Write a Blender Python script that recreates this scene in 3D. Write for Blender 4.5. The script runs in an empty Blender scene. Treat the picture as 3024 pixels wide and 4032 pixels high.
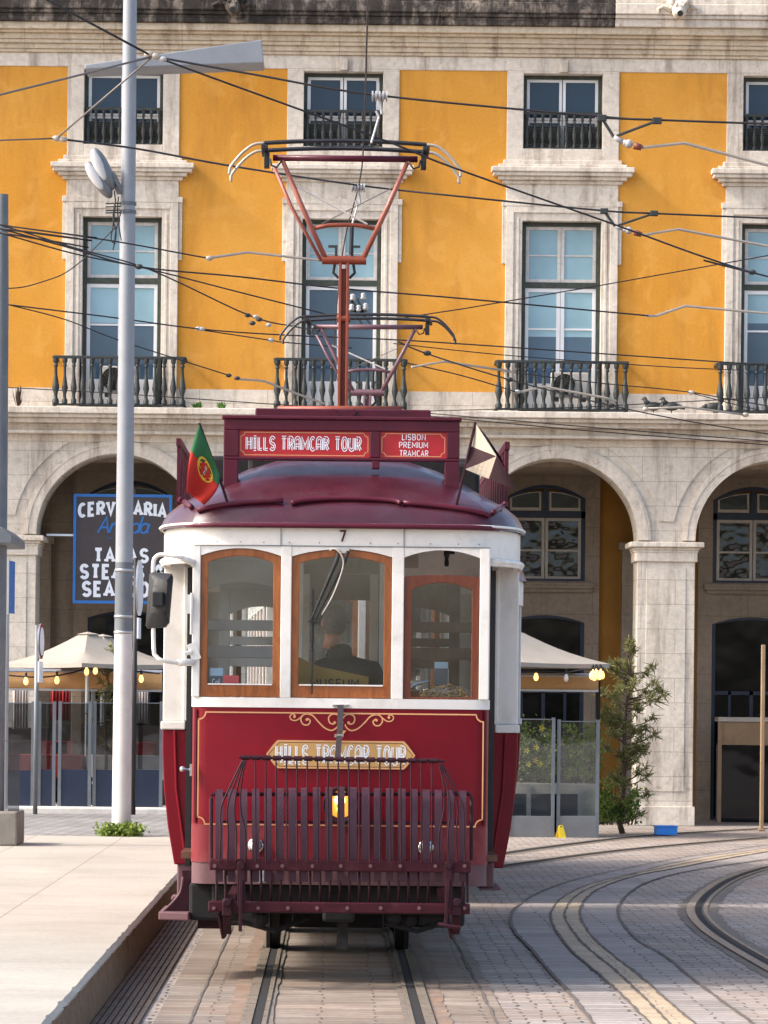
import bpy, math, random
from math import sin, cos, pi, sqrt, radians
from mathutils import Vector, Matrix
random.seed(7)
scene = bpy.context.scene
COL = scene.collection

# ------------------------------------------------------------------ survey
# lens and eye point recovered from the rails; at(u, v, Y) is the world (X, Z) seen at
# survey mark (u, v) at distance Y, so that real sizes can be read off
FPX, VPU, VPV, EYE, ROLL = 7668.0, 719.0, 1512.0, 1.79, radians(0.6)
def un(u, v):
    x, y = u - VPU, v - VPV
    return x * cos(ROLL) + y * sin(ROLL), y * cos(ROLL) - x * sin(ROLL)
def at(u, v, Y):
    x, y = un(u, v)
    return Vector((x * Y / FPX, Y, EYE - y * Y / FPX))
def ground_at(u, v, z=0.0):
    x, y = un(u, v)
    Y = FPX * (EYE - z) / y
    return Vector((x * Y / FPX, Y, z))

# ------------------------------------------------------------------ meshes
class MB:
    def __init__(s): s.v, s.f = [], []
    def add(s, vs, fs):
        b = len(s.v); s.v += [tuple(p) for p in vs]; s.f += [tuple(b + i for i in f) for f in fs]; return s
    def box(s, x0, x1, y0, y1, z0, z1):
        return s.add([(x0,y0,z0),(x1,y0,z0),(x1,y1,z0),(x0,y1,z0),(x0,y0,z1),(x1,y0,z1),(x1,y1,z1),(x0,y1,z1)],
                     [(0,3,2,1),(4,5,6,7),(0,1,5,4),(1,2,6,5),(2,3,7,6),(3,0,4,7)])
    def bar(s, p, q, w, h=None, up=(0,0,1)):
        h = w if h is None else h
        p, q = Vector(p), Vector(q); d = (q - p).normalized(); up = Vector(up)
        a = d.cross(up)
        if a.length < 1e-4: a = d.cross(Vector((0,1,0)))
        a.normalize(); b = a.cross(d).normalized()
        vs = []
        for c in (p, q):
            for sa, sb in ((-1,-1),(1,-1),(1,1),(-1,1)): vs.append(c + a*sa*w/2 + b*sb*h/2)
        return s.add(vs, [(3,2,1,0),(4,5,6,7),(0,1,5,4),(1,2,6,5),(2,3,7,6),(3,0,4,7)])
    def tube(s, pts, r, n=8, cap=True):
        pts = [Vector(p) for p in pts]; m = len(pts)
        rs = r if isinstance(r, (list, tuple)) else [r]*m
        ring0 = None; vs = []
        ref = None
        for i, p in enumerate(pts):
            d = (pts[min(i+1,m-1)] - pts[max(i-1,0)])
            if d.length < 1e-9: d = Vector((0,0,1))
            d.normalize()
            if ref is None:
                ref = d.cross(Vector((0,0,1)))
                if ref.length < .05: ref = d.cross(Vector((0,1,0)))
            ref = (ref - d*ref.dot(d))
            if ref.length < 1e-6: ref = d.orthogonal()
            ref.normalize(); b = d.cross(ref)
            for k in range(n):
                a = 2*pi*k/n; vs.append(p + (ref*cos(a) + b*sin(a))*rs[i])
        fs = []
        for i in range(m-1):
            for k in range(n):
                k2 = (k+1) % n; fs.append((i*n+k, i*n+k2, (i+1)*n+k2, (i+1)*n+k))
        if cap: fs += [tuple(range(n-1,-1,-1)), tuple((m-1)*n+k for k in range(n))]
        return s.add(vs, fs)
    def prism(s, poly, y0, y1, plane='xz'):
        n = len(poly); mk = {'xz': lambda a,b,t:(a,t,b), 'xy': lambda a,b,t:(a,b,t), 'yz': lambda a,b,t:(t,a,b)}[plane]
        vs = [mk(a,b,y0) for a,b in poly] + [mk(a,b,y1) for a,b in poly]
        return s.add(vs, [tuple(range(n)), tuple(range(2*n-1,n-1,-1))] + [(i, n+i, n+(i+1)%n, (i+1)%n) for i in range(n)])
    def ring(s, o, i, y0, y1):
        n = len(o); vs = [(a,y0,b) for a,b in o]+[(a,y0,b) for a,b in i]+[(a,y1,b) for a,b in o]+[(a,y1,b) for a,b in i]; fs = []
        for k in range(n):
            j = (k+1)%n
            fs += [(k,j,n+j,n+k),(2*n+j,2*n+k,3*n+k,3*n+j),(j,k,2*n+k,2*n+j),(n+k,n+j,3*n+j,3*n+k)]
        return s.add(vs, fs)
    def lathe(s, prof, c=(0,0,0), n=12, axis='z'):
        c = Vector(c); vs = []; m = len(prof)
        for r, h in prof:
            for k in range(n):
                a = 2*pi*k/n
                p = {'z':(r*cos(a),r*sin(a),h),'y':(r*cos(a),h,r*sin(a)),'x':(h,r*cos(a),r*sin(a))}[axis]
                vs.append(c + Vector(p))
        fs = [(i*n+k, i*n+(k+1)%n, (i+1)*n+(k+1)%n, (i+1)*n+k) for i in range(m-1) for k in range(n)]
        fs += [tuple(range(n-1,-1,-1)), tuple((m-1)*n+k for k in range(n))]
        return s.add(vs, fs)
    def ball(s, c, r, nu=12, nv=8):
        if not isinstance(r, (tuple, list)): r = (r,r,r)
        c = Vector(c); vs = []; fs = []
        for j in range(1, nv):
            t = pi*j/nv
            for k in range(nu):
                a = 2*pi*k/nu; vs.append(c + Vector((r[0]*sin(t)*cos(a), r[1]*sin(t)*sin(a), r[2]*cos(t))))
        vs += [c + Vector((0,0,r[2])), c - Vector((0,0,r[2]))]; T = len(vs)-2
        for j in range(nv-2):
            for k in range(nu):
                fs.append((j*nu+k, (j+1)*nu+k, (j+1)*nu+(k+1)%nu, j*nu+(k+1)%nu))
        for k in range(nu):
            fs += [(T,k,(k+1)%nu), (T+1,(nv-2)*nu+(k+1)%nu,(nv-2)*nu+k)]
        return s.add(vs, fs)
    def ribbon(s, pts, t, mk, closed=False):
        """flat band along a 2-D line; mk(a, b) lifts a point into space"""
        P = [Vector((a,b)) for a,b in pts]; n = len(P)
        L, R = [], []
        for i in range(n):
            a = P[i-1] if (i or closed) else P[0]; c = P[(i+1)%n] if (i < n-1 or closed) else P[-1]
            d1 = (P[i]-a); d2 = (c-P[i])
            if d1.length < 1e-9: d1 = d2
            if d2.length < 1e-9: d2 = d1
            d1 = d1.normalized(); d2 = d2.normalized(); d = d1 + d2
            d = d1 if d.length < 1e-6 else d.normalized()
            nrm = Vector((-d.y, d.x)); k = max(.5, abs(nrm.dot(Vector((-d1.y, d1.x)))))
            L.append(P[i] + nrm*t/2/k); R.append(P[i] - nrm*t/2/k)
        vs = [mk(p.x,p.y) for p in L] + [mk(p.x,p.y) for p in R]
        fs = [(i, n+i, n+(i+1)%n, (i+1)%n) for i in range(n if closed else n-1)]
        return s.add(vs, fs)
    def header(s, x0, x1, zt, zs, rise, y0, y1, n=14, xa=None, xb=None):
        """solid panel x0..x1 with flat top zt and a segmental arch cut out of its underside between xa and xb"""
        xa = x0 if xa is None else xa; xb = x1 if xb is None else xb
        bot = [(xa + (xb-xa)*i/n, zs + rise*(1-(2*i/n-1)**2)) for i in range(n+1)]
        return s.strip(bot, zt, y0, y1, x0, x1, zs)
    def strip(s, bot, zt, y0, y1, x0=None, x1=None, zs=None):
        if x0 is not None and x0 < bot[0][0]-1e-6: bot = [(x0,zs)] + bot
        if x1 is not None and x1 > bot[-1][0]+1e-6: bot = bot + [(x1,zs)]
        n = len(bot)
        vs = [(x,y0,z) for x,z in bot]+[(x,y0,zt) for x,z in bot]+[(x,y1,z) for x,z in bot]+[(x,y1,zt) for x,z in bot]; fs = []
        for i in range(n-1):
            fs += [(i,i+1,n+i+1,n+i),(2*n+i+1,2*n+i,3*n+i,3*n+i+1),(i+1,i,2*n+i,2*n+i+1),(n+i,n+i+1,3*n+i+1,3*n+i)]
        fs += [(0,n,3*n,2*n),(n-1,3*n-1,4*n-1,2*n-1)]
        return s.add(vs, fs)
    def build(s, name, mat, parent=None, smooth=False, bevel=0, loc=None):
        me = bpy.data.meshes.new(name); me.from_pydata(s.v, [], s.f); me.update()
        if smooth: me.shade_smooth() if smooth is True else me.set_sharp_from_angle(angle=radians(smooth))
        if smooth and smooth is not True:
            for p in me.polygons: p.use_smooth = True
            me.set_sharp_from_angle(angle=radians(smooth))
        o = bpy.data.objects.new(name, me); COL.objects.link(o)
        if mat is not None: me.materials.append(mat)
        if parent is not None: o.parent = parent
        if loc is not None: o.location = loc
        if bevel:
            b = o.modifiers.new('bevel', 'BEVEL'); b.width = bevel; b.segments = 2; b.limit_method = 'ANGLE'; b.angle_limit = radians(50)
        return o

def tag(o, label=None, cat=None, group=None, kind=None):
    if label: o['label'] = label
    if cat: o['category'] = cat
    if group: o['group'] = group
    if kind: o['kind'] = kind
    return o
def empty(name, loc=(0,0,0), rz=0.0, label=None, cat=None, group=None):
    o = bpy.data.objects.new(name, None); COL.objects.link(o); o.location = loc; o.rotation_euler = (0,0,rz); o.empty_display_size = .2
    return tag(o, label, cat, group)
def copy_tree(o, parent=None):
    c = o.copy(); COL.objects.link(c)
    if parent is not None: c.parent = parent
    for ch in list(o.children): copy_tree(ch, c)
    return c
def spline(pts, n=8):
    P = [Vector(p) for p in pts]; out = []
    for i in range(len(P)-1):
        a = P[i-1] if i else P[0]*2-P[1]; b, c = P[i], P[i+1]; d = P[i+2] if i+2 < len(P) else P[-1]*2-P[-2]
        for k in range(n):
            t = k/n; out.append(.5*((2*b) + (c-a)*t + (2*a-5*b+4*c-d)*t*t + (3*b-a-3*c+d)*t**3))
    return out + [P[-1]]

# ------------------------------------------------------------------ lettering
def arc(cx, cy, rx, ry, a0, a1, n=10):
    return [(cx+rx*cos(radians(a0+(a1-a0)*i/n)), cy+ry*sin(radians(a0+(a1-a0)*i/n))) for i in range(n+1)]
_S = arc(.3,.74,.27,.26,20,270,12)[:-1] + arc(.3,.24,.28,.24,90,-160,12)
GLYPH = {
 'H':(.6,[[(0,0),(0,1)],[(.6,0),(.6,1)],[(0,.5),(.6,.5)]]), 'I':(.0,[[(0,0),(0,1)]]),
 'L':(.45,[[(0,1),(0,0),(.45,0)]]), 'S':(.6,[_S]), 'T':(.6,[[(0,1),(.6,1)],[(.3,1),(.3,0)]]),
 'R':(.58,[[(0,0),(0,1)], [(0,1),(.3,1)]+arc(.3,.75,.26,.25,90,-90,8)+[(0,.5)], [(.26,.5),(.58,0)]]),
 'A':(.66,[[(0,0),(.33,1),(.66,0)],[(.12,.33),(.54,.33)]]),
 'M':(.76,[[(0,0),(0,1),(.38,.3),(.76,1),(.76,0)]]),
 'C':(.58,[arc(.32,.5,.32,.5,50,310,16)]), 'O':(.64,[arc(.32,.5,.32,.5,90,450,20)]),
 'U':(.6,[[(0,1),(0,.3)]+arc(.3,.3,.3,.3,180,360,10)+[(.6,1)]]),
 'B':(.56,[[(0,0),(0,1),(.28,1)]+arc(.28,.76,.24,.24,90,-90,8)+[(0,.52)],[(.28,.52)]+arc(.28,.26,.28,.26,90,-90,8)+[(0,0)]]),
 'N':(.62,[[(0,0),(0,1),(.62,0),(.62,1)]]),
 'P':(.56,[[(0,0),(0,1)],[(0,1),(.28,1)]+arc(.28,.73,.27,.27,90,-90,8)+[(0,.46)]]),
 'E':(.5,[[(.5,1),(0,1),(0,0),(.5,0)],[(0,.52),(.4,.52)]]), 'F':(.5,[[(.5,1),(0,1),(0,0)],[(0,.52),(.4,.52)]]),
 'V':(.64,[[(0,1),(.32,0),(.64,1)]]), 'J':(.42,[[(.42,1),(.42,.26)]+arc(.2,.26,.22,.26,0,-170,8)]),
 'K':(.6,[[(0,0),(0,1)],[(.58,1),(.04,.42)],[(.2,.58),(.6,0)]]),
 'D':(.6,[[(0,0),(0,1),(.22,1)]+arc(.22,.5,.38,.5,90,-90,12)+[(0,0)]]),
 '&':(.66,[[(.66,0),(.16,.72)]+arc(.32,.8,.17,.2,200,-20,8)+[(.1,.4)]+arc(.26,.22,.24,.22,140,330,8)+[(.64,.5)]]),
 '7':(.52,[[(0,1),(.52,1),(.2,0)]]),
 'a':(.5,[arc(.24,.3,.24,.3,60,420,14),[(.5,.6),(.46,.1),(.56,0)]]), 'n':(.5,[[(0,0),(.06,.6)],[(.04,.35)]+arc(.28,.36,.2,.24,150,0,8)+[(.44,0)]]),
 'i':(.12,[[(0,.6),(0,.06),(.12,0)],[(.02,.8),(.02,.86)]]), 'd':(.5,[arc(.24,.3,.24,.3,60,420,14),[(.56,1.05),(.46,.1),(.56,0)]]),
 'l':(.12,[[(.06,1.05),(0,.06),(.12,0)]]), 'o':(.5,[arc(.25,.3,.25,.3,90,450,14)]), '.':(.05,[[(0,0),(0,.08)]]), ' ':(.3,[]),
}
DECO = dict(GLYPH)
DECO['A'] = (.6,[[(0,0),(0,.7)]+arc(.3,.7,.3,.3,180,0,10)+[(.6,0)],[(0,.36),(.6,.36)]])
DECO['I'] = (.34,[[(.17,0),(.17,1)],[(0,1),(.34,1)],[(0,0),(.34,0)]])
def offset_line(pts, d):
    P = [Vector(p) for p in pts]; n = len(P); out = []
    for i in range(n):
        a = P[max(i-1,0)]; c = P[min(i+1,n-1)]; t = (c-a)
        if t.length < 1e-9: t = Vector((1,0))
        t.normalize(); out.append((P[i].x - t.y*d, P[i].y + t.x*d))
    return out
def text_mb(txt, x0, x1, z0, z1, y, style='sans', stroke=.1, gap=.22, bow=0.0, slant=0.0, mk=None):
    """lettering between x0..x1, z0..z1 on the plane y (facing -y)"""
    G = DECO if style == 'deco' else GLYPH
    W = sum(G[c][0] for c in txt) + gap*(len(txt)-1)
    sx = (x1-x0)/W; sz = (z1-z0); b = MB(); cx = 0
    lift = mk or (lambda a,bz: (a, y, bz))
    def to(p): 
        X = x0 + (cx + p[0] + slant*p[1])*sx; t = (X-x0)/(x1-x0)*2-1
        return (X, z0 + p[1]*sz + bow*(1-t*t))
    e = [0]
    def rib(pts, t):
        e[0] += 1
        b.ribbon([to(p) for p in pts], t*sz, lambda a,bz: tuple(Vector(lift(a,bz)) + Vector((0,-.00012*(e[0]%7),0))))
    for ch in txt:
        w, strokes = G[ch]
        for st in strokes:
            if style == 'deco':
                rib(offset_line(st, stroke*.95), stroke*.62); rib(offset_line(st, -stroke*.95), stroke*.62)
            else: rib(st, stroke)
            if style == 'slab':
                for q, nb in ((st[0], st[1]), (st[-1], st[-2])):
                    if (abs(q[1]) < .01 or abs(q[1]-1) < .01) and abs(q[1]-nb[1]) > .3 and ch not in '&J':
                        zz = q[1] + (stroke*.36 if q[1] < .5 else -stroke*.36)
                        rib([(q[0]-.19, zz), (q[0]+.19, zz)], stroke*.72)
        cx += w + gap
    return b

# ------------------------------------------------------------------ materials
def srgb(r, g, b):
    f = lambda c: (c/255/12.92) if c <= 10 else ((c/255+.055)/1.055)**2.4
    return (f(r), f(g), f(b))
class NT:
    def __init__(s, name):
        s.m = bpy.data.materials.new(name); s.m.use_nodes = True; s.t = s.m.node_tree; s.t.nodes.clear()
        s.out = s.n('ShaderNodeOutputMaterial')
    def n(s, typ, **kw):
        x = s.t.nodes.new(typ)
        for k, v in kw.items(): setattr(x, k, v)
        return x
    def l(s, a, b): s.t.links.new(a, b)
    def put(s, sock, val):
        if hasattr(val, 'is_output'): s.l(val, sock)
        elif isinstance(val, (tuple, list)) and len(val) == 3 and sock.type == 'RGBA': sock.default_value = (*val, 1)
        else: sock.default_value = val
    def pos(s, scale=(1,1,1), swap=False):
        g = s.n('ShaderNodeNewGeometry'); sep = s.n('ShaderNodeSeparateXYZ'); s.l(g.outputs['Position'], sep.inputs[0])
        c = s.n('ShaderNodeCombineXYZ'); a = ['X','Z','Y'] if swap else ['X','Y','Z']
        for i in range(3):
            m = s.math('MULTIPLY', sep.outputs[a[i]], scale[i]); s.l(m, c.inputs[i])
        return c.outputs[0]
    def math(s, op, a, b=0.0, clamp=False):
        m = s.n('ShaderNodeMath', operation=op); m.use_clamp = clamp; s.put(m.inputs[0], a); s.put(m.inputs[1], b); return m.outputs[0]
    def noise(s, vec, scale=1.0, detail=5.0, rough=.6, dist=0.0):
        x = s.n('ShaderNodeTexNoise'); s.l(vec, x.inputs['Vector']); x.inputs['Scale'].default_value = scale
        x.inputs['Detail'].default_value = detail; x.inputs['Roughness'].default_value = rough; x.inputs['Distortion'].default_value = dist
        return x.outputs['Fac']
    def rng(s, v, a, b, c=0.0, d=1.0):
        x = s.n('ShaderNodeMapRange'); x.clamp = True; s.put(x.inputs[0], v)
        for i, q in enumerate((a,b,c,d)): x.inputs[i+1].default_value = q
        return x.outputs[0]
    def mix(s, fac, a, b, mode='MIX'):
        x = s.n('ShaderNodeMix', data_type='RGBA', blend_type=mode); s.put(x.inputs[0], fac)
        s.put(x.inputs[6], a); s.put(x.inputs[7], b); return x.outputs[2]
    def bump(s, h, strength=.3, dist=.01):
        x = s.n('ShaderNodeBump'); x.inputs['Strength'].default_value = strength; x.inputs['Distance'].default_value = dist; s.l(h, x.inputs['Height']); return x.outputs[0]
    def pbr(s, col, rough=.5, metal=0.0, normal=None, spec=.5, coat=0.0, emit=None, estr=0.0, trans=0.0):
        p = s.n('ShaderNodeBsdfPrincipled'); s.put(p.inputs['Base Color'], col); s.put(p.inputs['Roughness'], rough); s.put(p.inputs['Metallic'], metal)
        p.inputs['Specular IOR Level'].default_value = spec; p.inputs['Coat Weight'].default_value = coat
        if normal is not None: s.l(normal, p.inputs['Normal'])
        if emit is not None: s.put(p.inputs['Emission Color'], emit); p.inputs['Emission Strength'].default_value = estr
        s.l(p.outputs[0], s.out.inputs[0]); s.p = p
        return s.m
def plain(name, rgb, rough=.5, metal=0.0, var=.18, scale=6.0, bump=.12, spec=.5, coat=0.0, dirt=None, damt=.5, dscale=2.0, bscale=60.0, stretch=(1,1,1)):
    """a paint, metal, cloth or plaster with uneven tone, optional dirt or wear patches and a fine relief"""
    t = NT(name); P = t.pos(stretch); n = t.noise(P, scale, 6, .65)
    col = t.mix(1.0, rgb, t.rng(n, .3, .75, 1-var, 1+var*.6), 'MULTIPLY')
    # grey multiply colour from a scalar
    r = t.rng(t.noise(P, scale*2.3, 4, .6), .3, .7, max(.02, rough-.08), min(1, rough+.1))
    if dirt:
        d = t.rng(t.noise(P, dscale, 8, .72, .4), .5, .72, 0, damt); col = t.mix(d, col, dirt)
    nm = t.bump(t.noise(P, bscale, 3, .6), bump, .01) if bump else None
    return t.pbr(col, r, metal, nm, spec, coat)
# ------------------------------------------------------------------ material library
def stone_facade(name, base, dark, stain=.5, courses=(1.1,.42), joint=.35, streak=.5, lo=.5, lo2=.56, vert=.32):
    t = NT(name); P = t.pos(swap=True)
    n1 = t.noise(P, 1.1, 7, .68); n2 = t.noise(P, 14, 6, .7)
    col = t.mix(1.0, base, t.rng(n1, .3, .7, .84, 1.1), 'MULTIPLY')
    col = t.mix(1.0, col, t.rng(n2, .3, .75, .8, 1.1), 'MULTIPLY')
    st = t.noise(t.pos((2.6,1,vert), swap=False), 1.6, 7, .7, .3)
    col = t.mix(t.rng(st, lo, lo+.2, 0, streak), col, dark)
    sp = t.noise(P, 5.5, 8, .78, .5); col = t.mix(t.rng(sp, lo2, lo2+.16, 0, stain), col, dark)
    br = t.n('ShaderNodeTexBrick'); t.l(P, br.inputs['Vector']); br.inputs['Scale'].default_value = 1
    br.inputs['Brick Width'].default_value = courses[0]; br.inputs['Row Height'].default_value = courses[1]
    br.inputs['Mortar Size'].default_value = .006; br.inputs['Mortar Smooth'].default_value = .3
    br.inputs['Color1'].default_value = (1,1,1,1); br.inputs['Color2'].default_value = (.9,.89,.87,1); br.inputs['Mortar'].default_value = (.45,.42,.4,1)
    col = t.mix(joint, col, t.mix(1.0, col, br.outputs['Color'], 'MULTIPLY'))
    return t.pbr(col, .85, 0, t.bump(n2, .35, .02), .25)
def yellow_plaster():
    t = NT('yellow_plaster'); P = t.pos(swap=True)
    n1 = t.noise(P, .55, 5, .6, .4); n2 = t.noise(P, 28, 5, .7)
    col = t.mix(t.rng(n1, .3, .7), srgb(206,142,52), srgb(215,155,68))
    col = t.mix(1.0, col, t.rng(n2, .25, .8, .88, 1.08), 'MULTIPLY')
    st = t.noise(t.pos((1.7,1,.35)), 1.3, 6, .7, .2); col = t.mix(t.rng(st, .50, .74, 0, .6), col, srgb(168,114,52))
    sp = t.noise(P, 2.2, 4, .6, .8); col = t.mix(t.rng(sp, .54, .64, 0, .45), col, srgb(220,162,80))
    return t.pbr(col, .9, 0, t.bump(n2, .25, .01), .2)
def setts(name, c1, c2, mortar, w, h, msize, tint=None, rot=0.0, var=.5, tamt=.5):
    t = NT(name); g = t.n('ShaderNodeNewGeometry'); mp = t.n('ShaderNodeMapping'); t.l(g.outputs['Position'], mp.inputs[0]); mp.inputs['Rotation'].default_value = (0,0,rot)
    P = mp.outputs[0]
    wob = t.n('ShaderNodeTexNoise'); t.l(P, wob.inputs['Vector']); wob.inputs['Scale'].default_value = 4.5; wob.inputs['Detail'].default_value = 3
    wv = t.n('ShaderNodeVectorMath', operation='SCALE'); t.l(wob.outputs['Color'], wv.inputs[0]); wv.inputs['Scale'].default_value = .10
    av = t.n('ShaderNodeVectorMath', operation='ADD'); t.l(P, av.inputs[0]); t.l(wv.outputs[0], av.inputs[1])
    br = t.n('ShaderNodeTexBrick'); t.l(av.outputs[0], br.inputs['Vector']); br.inputs['Scale'].default_value = 1
    br.inputs['Brick Width'].default_value = w; br.inputs['Row Height'].default_value = h; br.inputs['Mortar Size'].default_value = msize; br.inputs['Mortar Smooth'].default_value = .4
    br.inputs['Bias'].default_value = 0
    br.inputs['Color1'].default_value = (*c1,1); br.inputs['Color2'].default_value = (*c2,1); br.inputs['Mortar'].default_value = (*mortar,1)
    n1 = t.noise(P, .6, 6, .65); n2 = t.noise(P, 22, 5, .7)
    col = t.mix(1.0, br.outputs['Color'], t.rng(n1, .3, .7, 1-var*.5, 1+var*.35), 'MULTIPLY')
    col = t.mix(1.0, col, t.rng(n2, .3, .75, .72, 1.15), 'MULTIPLY')
    if tint is not None:
        n3 = t.noise(P, .9, 5, .7, .6); col = t.mix(t.rng(n3, .42, .68, 0, tamt), col, tint)
    return t.pbr(col, t.rng(n2, .3, .7, .6, .85), 0, t.bump(br.outputs['Fac'], -.5, .02), .3)
def platform_stone():
    t = NT('platform_stone'); g = t.n('ShaderNodeNewGeometry'); P = g.outputs['Position']
    br = t.n('ShaderNodeTexBrick'); mp = t.n('ShaderNodeMapping'); t.l(P, mp.inputs[0]); mp.inputs['Location'].default_value = (2.28, .4, 0)
    t.l(mp.outputs[0], br.inputs['Vector']); br.inputs['Scale'].default_value = 1; br.offset = 0.0
    br.inputs['Brick Width'].default_value = .963; br.inputs['Row Height'].default_value = 5.2; br.inputs['Mortar Size'].default_value = .006; br.inputs['Mortar Smooth'].default_value = .2
    br.inputs['Color1'].default_value = (*srgb(176,169,157),1); br.inputs['Color2'].default_value = (*srgb(170,163,151),1); br.inputs['Mortar'].default_value = (*srgb(132,122,112),1)
    n1 = t.noise(P, .7, 7, .7, .6); n2 = t.noise(P, 26, 6, .78); n3 = t.noise(t.pos((1.2,7,1)), 2.2, 6, .75)
    col = t.mix(1.0, br.outputs['Color'], t.rng(n1, .28, .72, .80, 1.10), 'MULTIPLY')
    col = t.mix(1.0, col, t.rng(n2, .3, .75, .78, 1.10), 'MULTIPLY')
    col = t.mix(t.rng(n3, .50, .72, 0, .55), col, srgb(150,138,124))
    sp = t.noise(P, 3.4, 8, .8, .5); col = t.mix(t.rng(sp, .60, .72, 0, .5), col, srgb(132,118,104))
    return t.pbr(col, .75, 0, t.bump(n2, .35, .01), .3)
def glass(name, tint, refl=.5, rough=.03, base=.04):
    """a clear pane: part of the light passes, part mirrors"""
    t = NT(name); lw = t.n('ShaderNodeLayerWeight'); lw.inputs['Blend'].default_value = .12
    f = t.math('ADD', t.math('MULTIPLY', lw.outputs['Facing'], refl), base, True)
    tr = t.n('ShaderNodeBsdfTransparent'); t.put(tr.inputs[0], tint); gl = t.n('ShaderNodeBsdfGlossy'); gl.inputs['Roughness'].default_value = rough
    t.put(gl.inputs[0], (.95,.97,1)); nz = t.noise(t.pos(), 1.6, 2, .5); t.l(t.bump(nz, .06, .05), gl.inputs['Normal'])
    mx = t.n('ShaderNodeMixShader'); t.l(f, mx.inputs[0]); t.l(tr.outputs[0], mx.inputs[1]); t.l(gl.outputs[0], mx.inputs[2]); t.l(mx.outputs[0], t.out.inputs[0])
    return t.m
def mirror_glass(name, rgb, rough=.04, wave=.1, wscale=1.4, spec=.9):
    """a pane seen from the bright side: dark behind, with a slightly wavy reflection"""
    t = NT(name); P = t.pos(swap=True); n = t.noise(P, .8, 3, .5)
    col = t.mix(1.0, rgb, t.rng(n, .3, .7, .75, 1.2), 'MULTIPLY')
    return t.pbr(col, rough, 0, t.bump(t.noise(P, wscale, 2, .5), wave, .08), spec)
def lamp_mat(name, rgb, s):
    t = NT(name); return t.pbr(rgb, .4, 0, None, .3, 0, rgb, s)
def wood_mat(name, a, b, rough=.35, coat=.4):
    t = NT(name); P = t.pos((14,14,2.2)); n = t.noise(P, 1.5, 6, .6, 1.2); col = t.mix(t.rng(n, .3, .7), a, b)
    w = t.noise(t.pos(), 9, 6, .7); col = t.mix(t.rng(w, .62, .74, 0, .45), col, tuple(c*.45 for c in a))
    return t.pbr(col, rough, 0, t.bump(n, .1, .005), .4, coat)
def leaf_mat(name, a, b, rough=.6):
    t = NT(name); n = t.noise(t.pos(), 5.5, 4, .7); col = t.mix(t.rng(n, .32, .68), a, b)
    p = t.n('ShaderNodeBsdfPrincipled'); t.put(p.inputs['Base Color'], col); p.inputs['Roughness'].default_value = rough; p.inputs['Specular IOR Level'].default_value = .25
    tl = t.n('ShaderNodeBsdfTranslucent'); t.put(tl.inputs[0], col); mx = t.n('ShaderNodeMixShader'); mx.inputs[0].default_value = .3
    t.l(p.outputs[0], mx.inputs[1]); t.l(tl.outputs[0], mx.inputs[2]); t.l(mx.outputs[0], t.out.inputs[0]); return t.m

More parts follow.
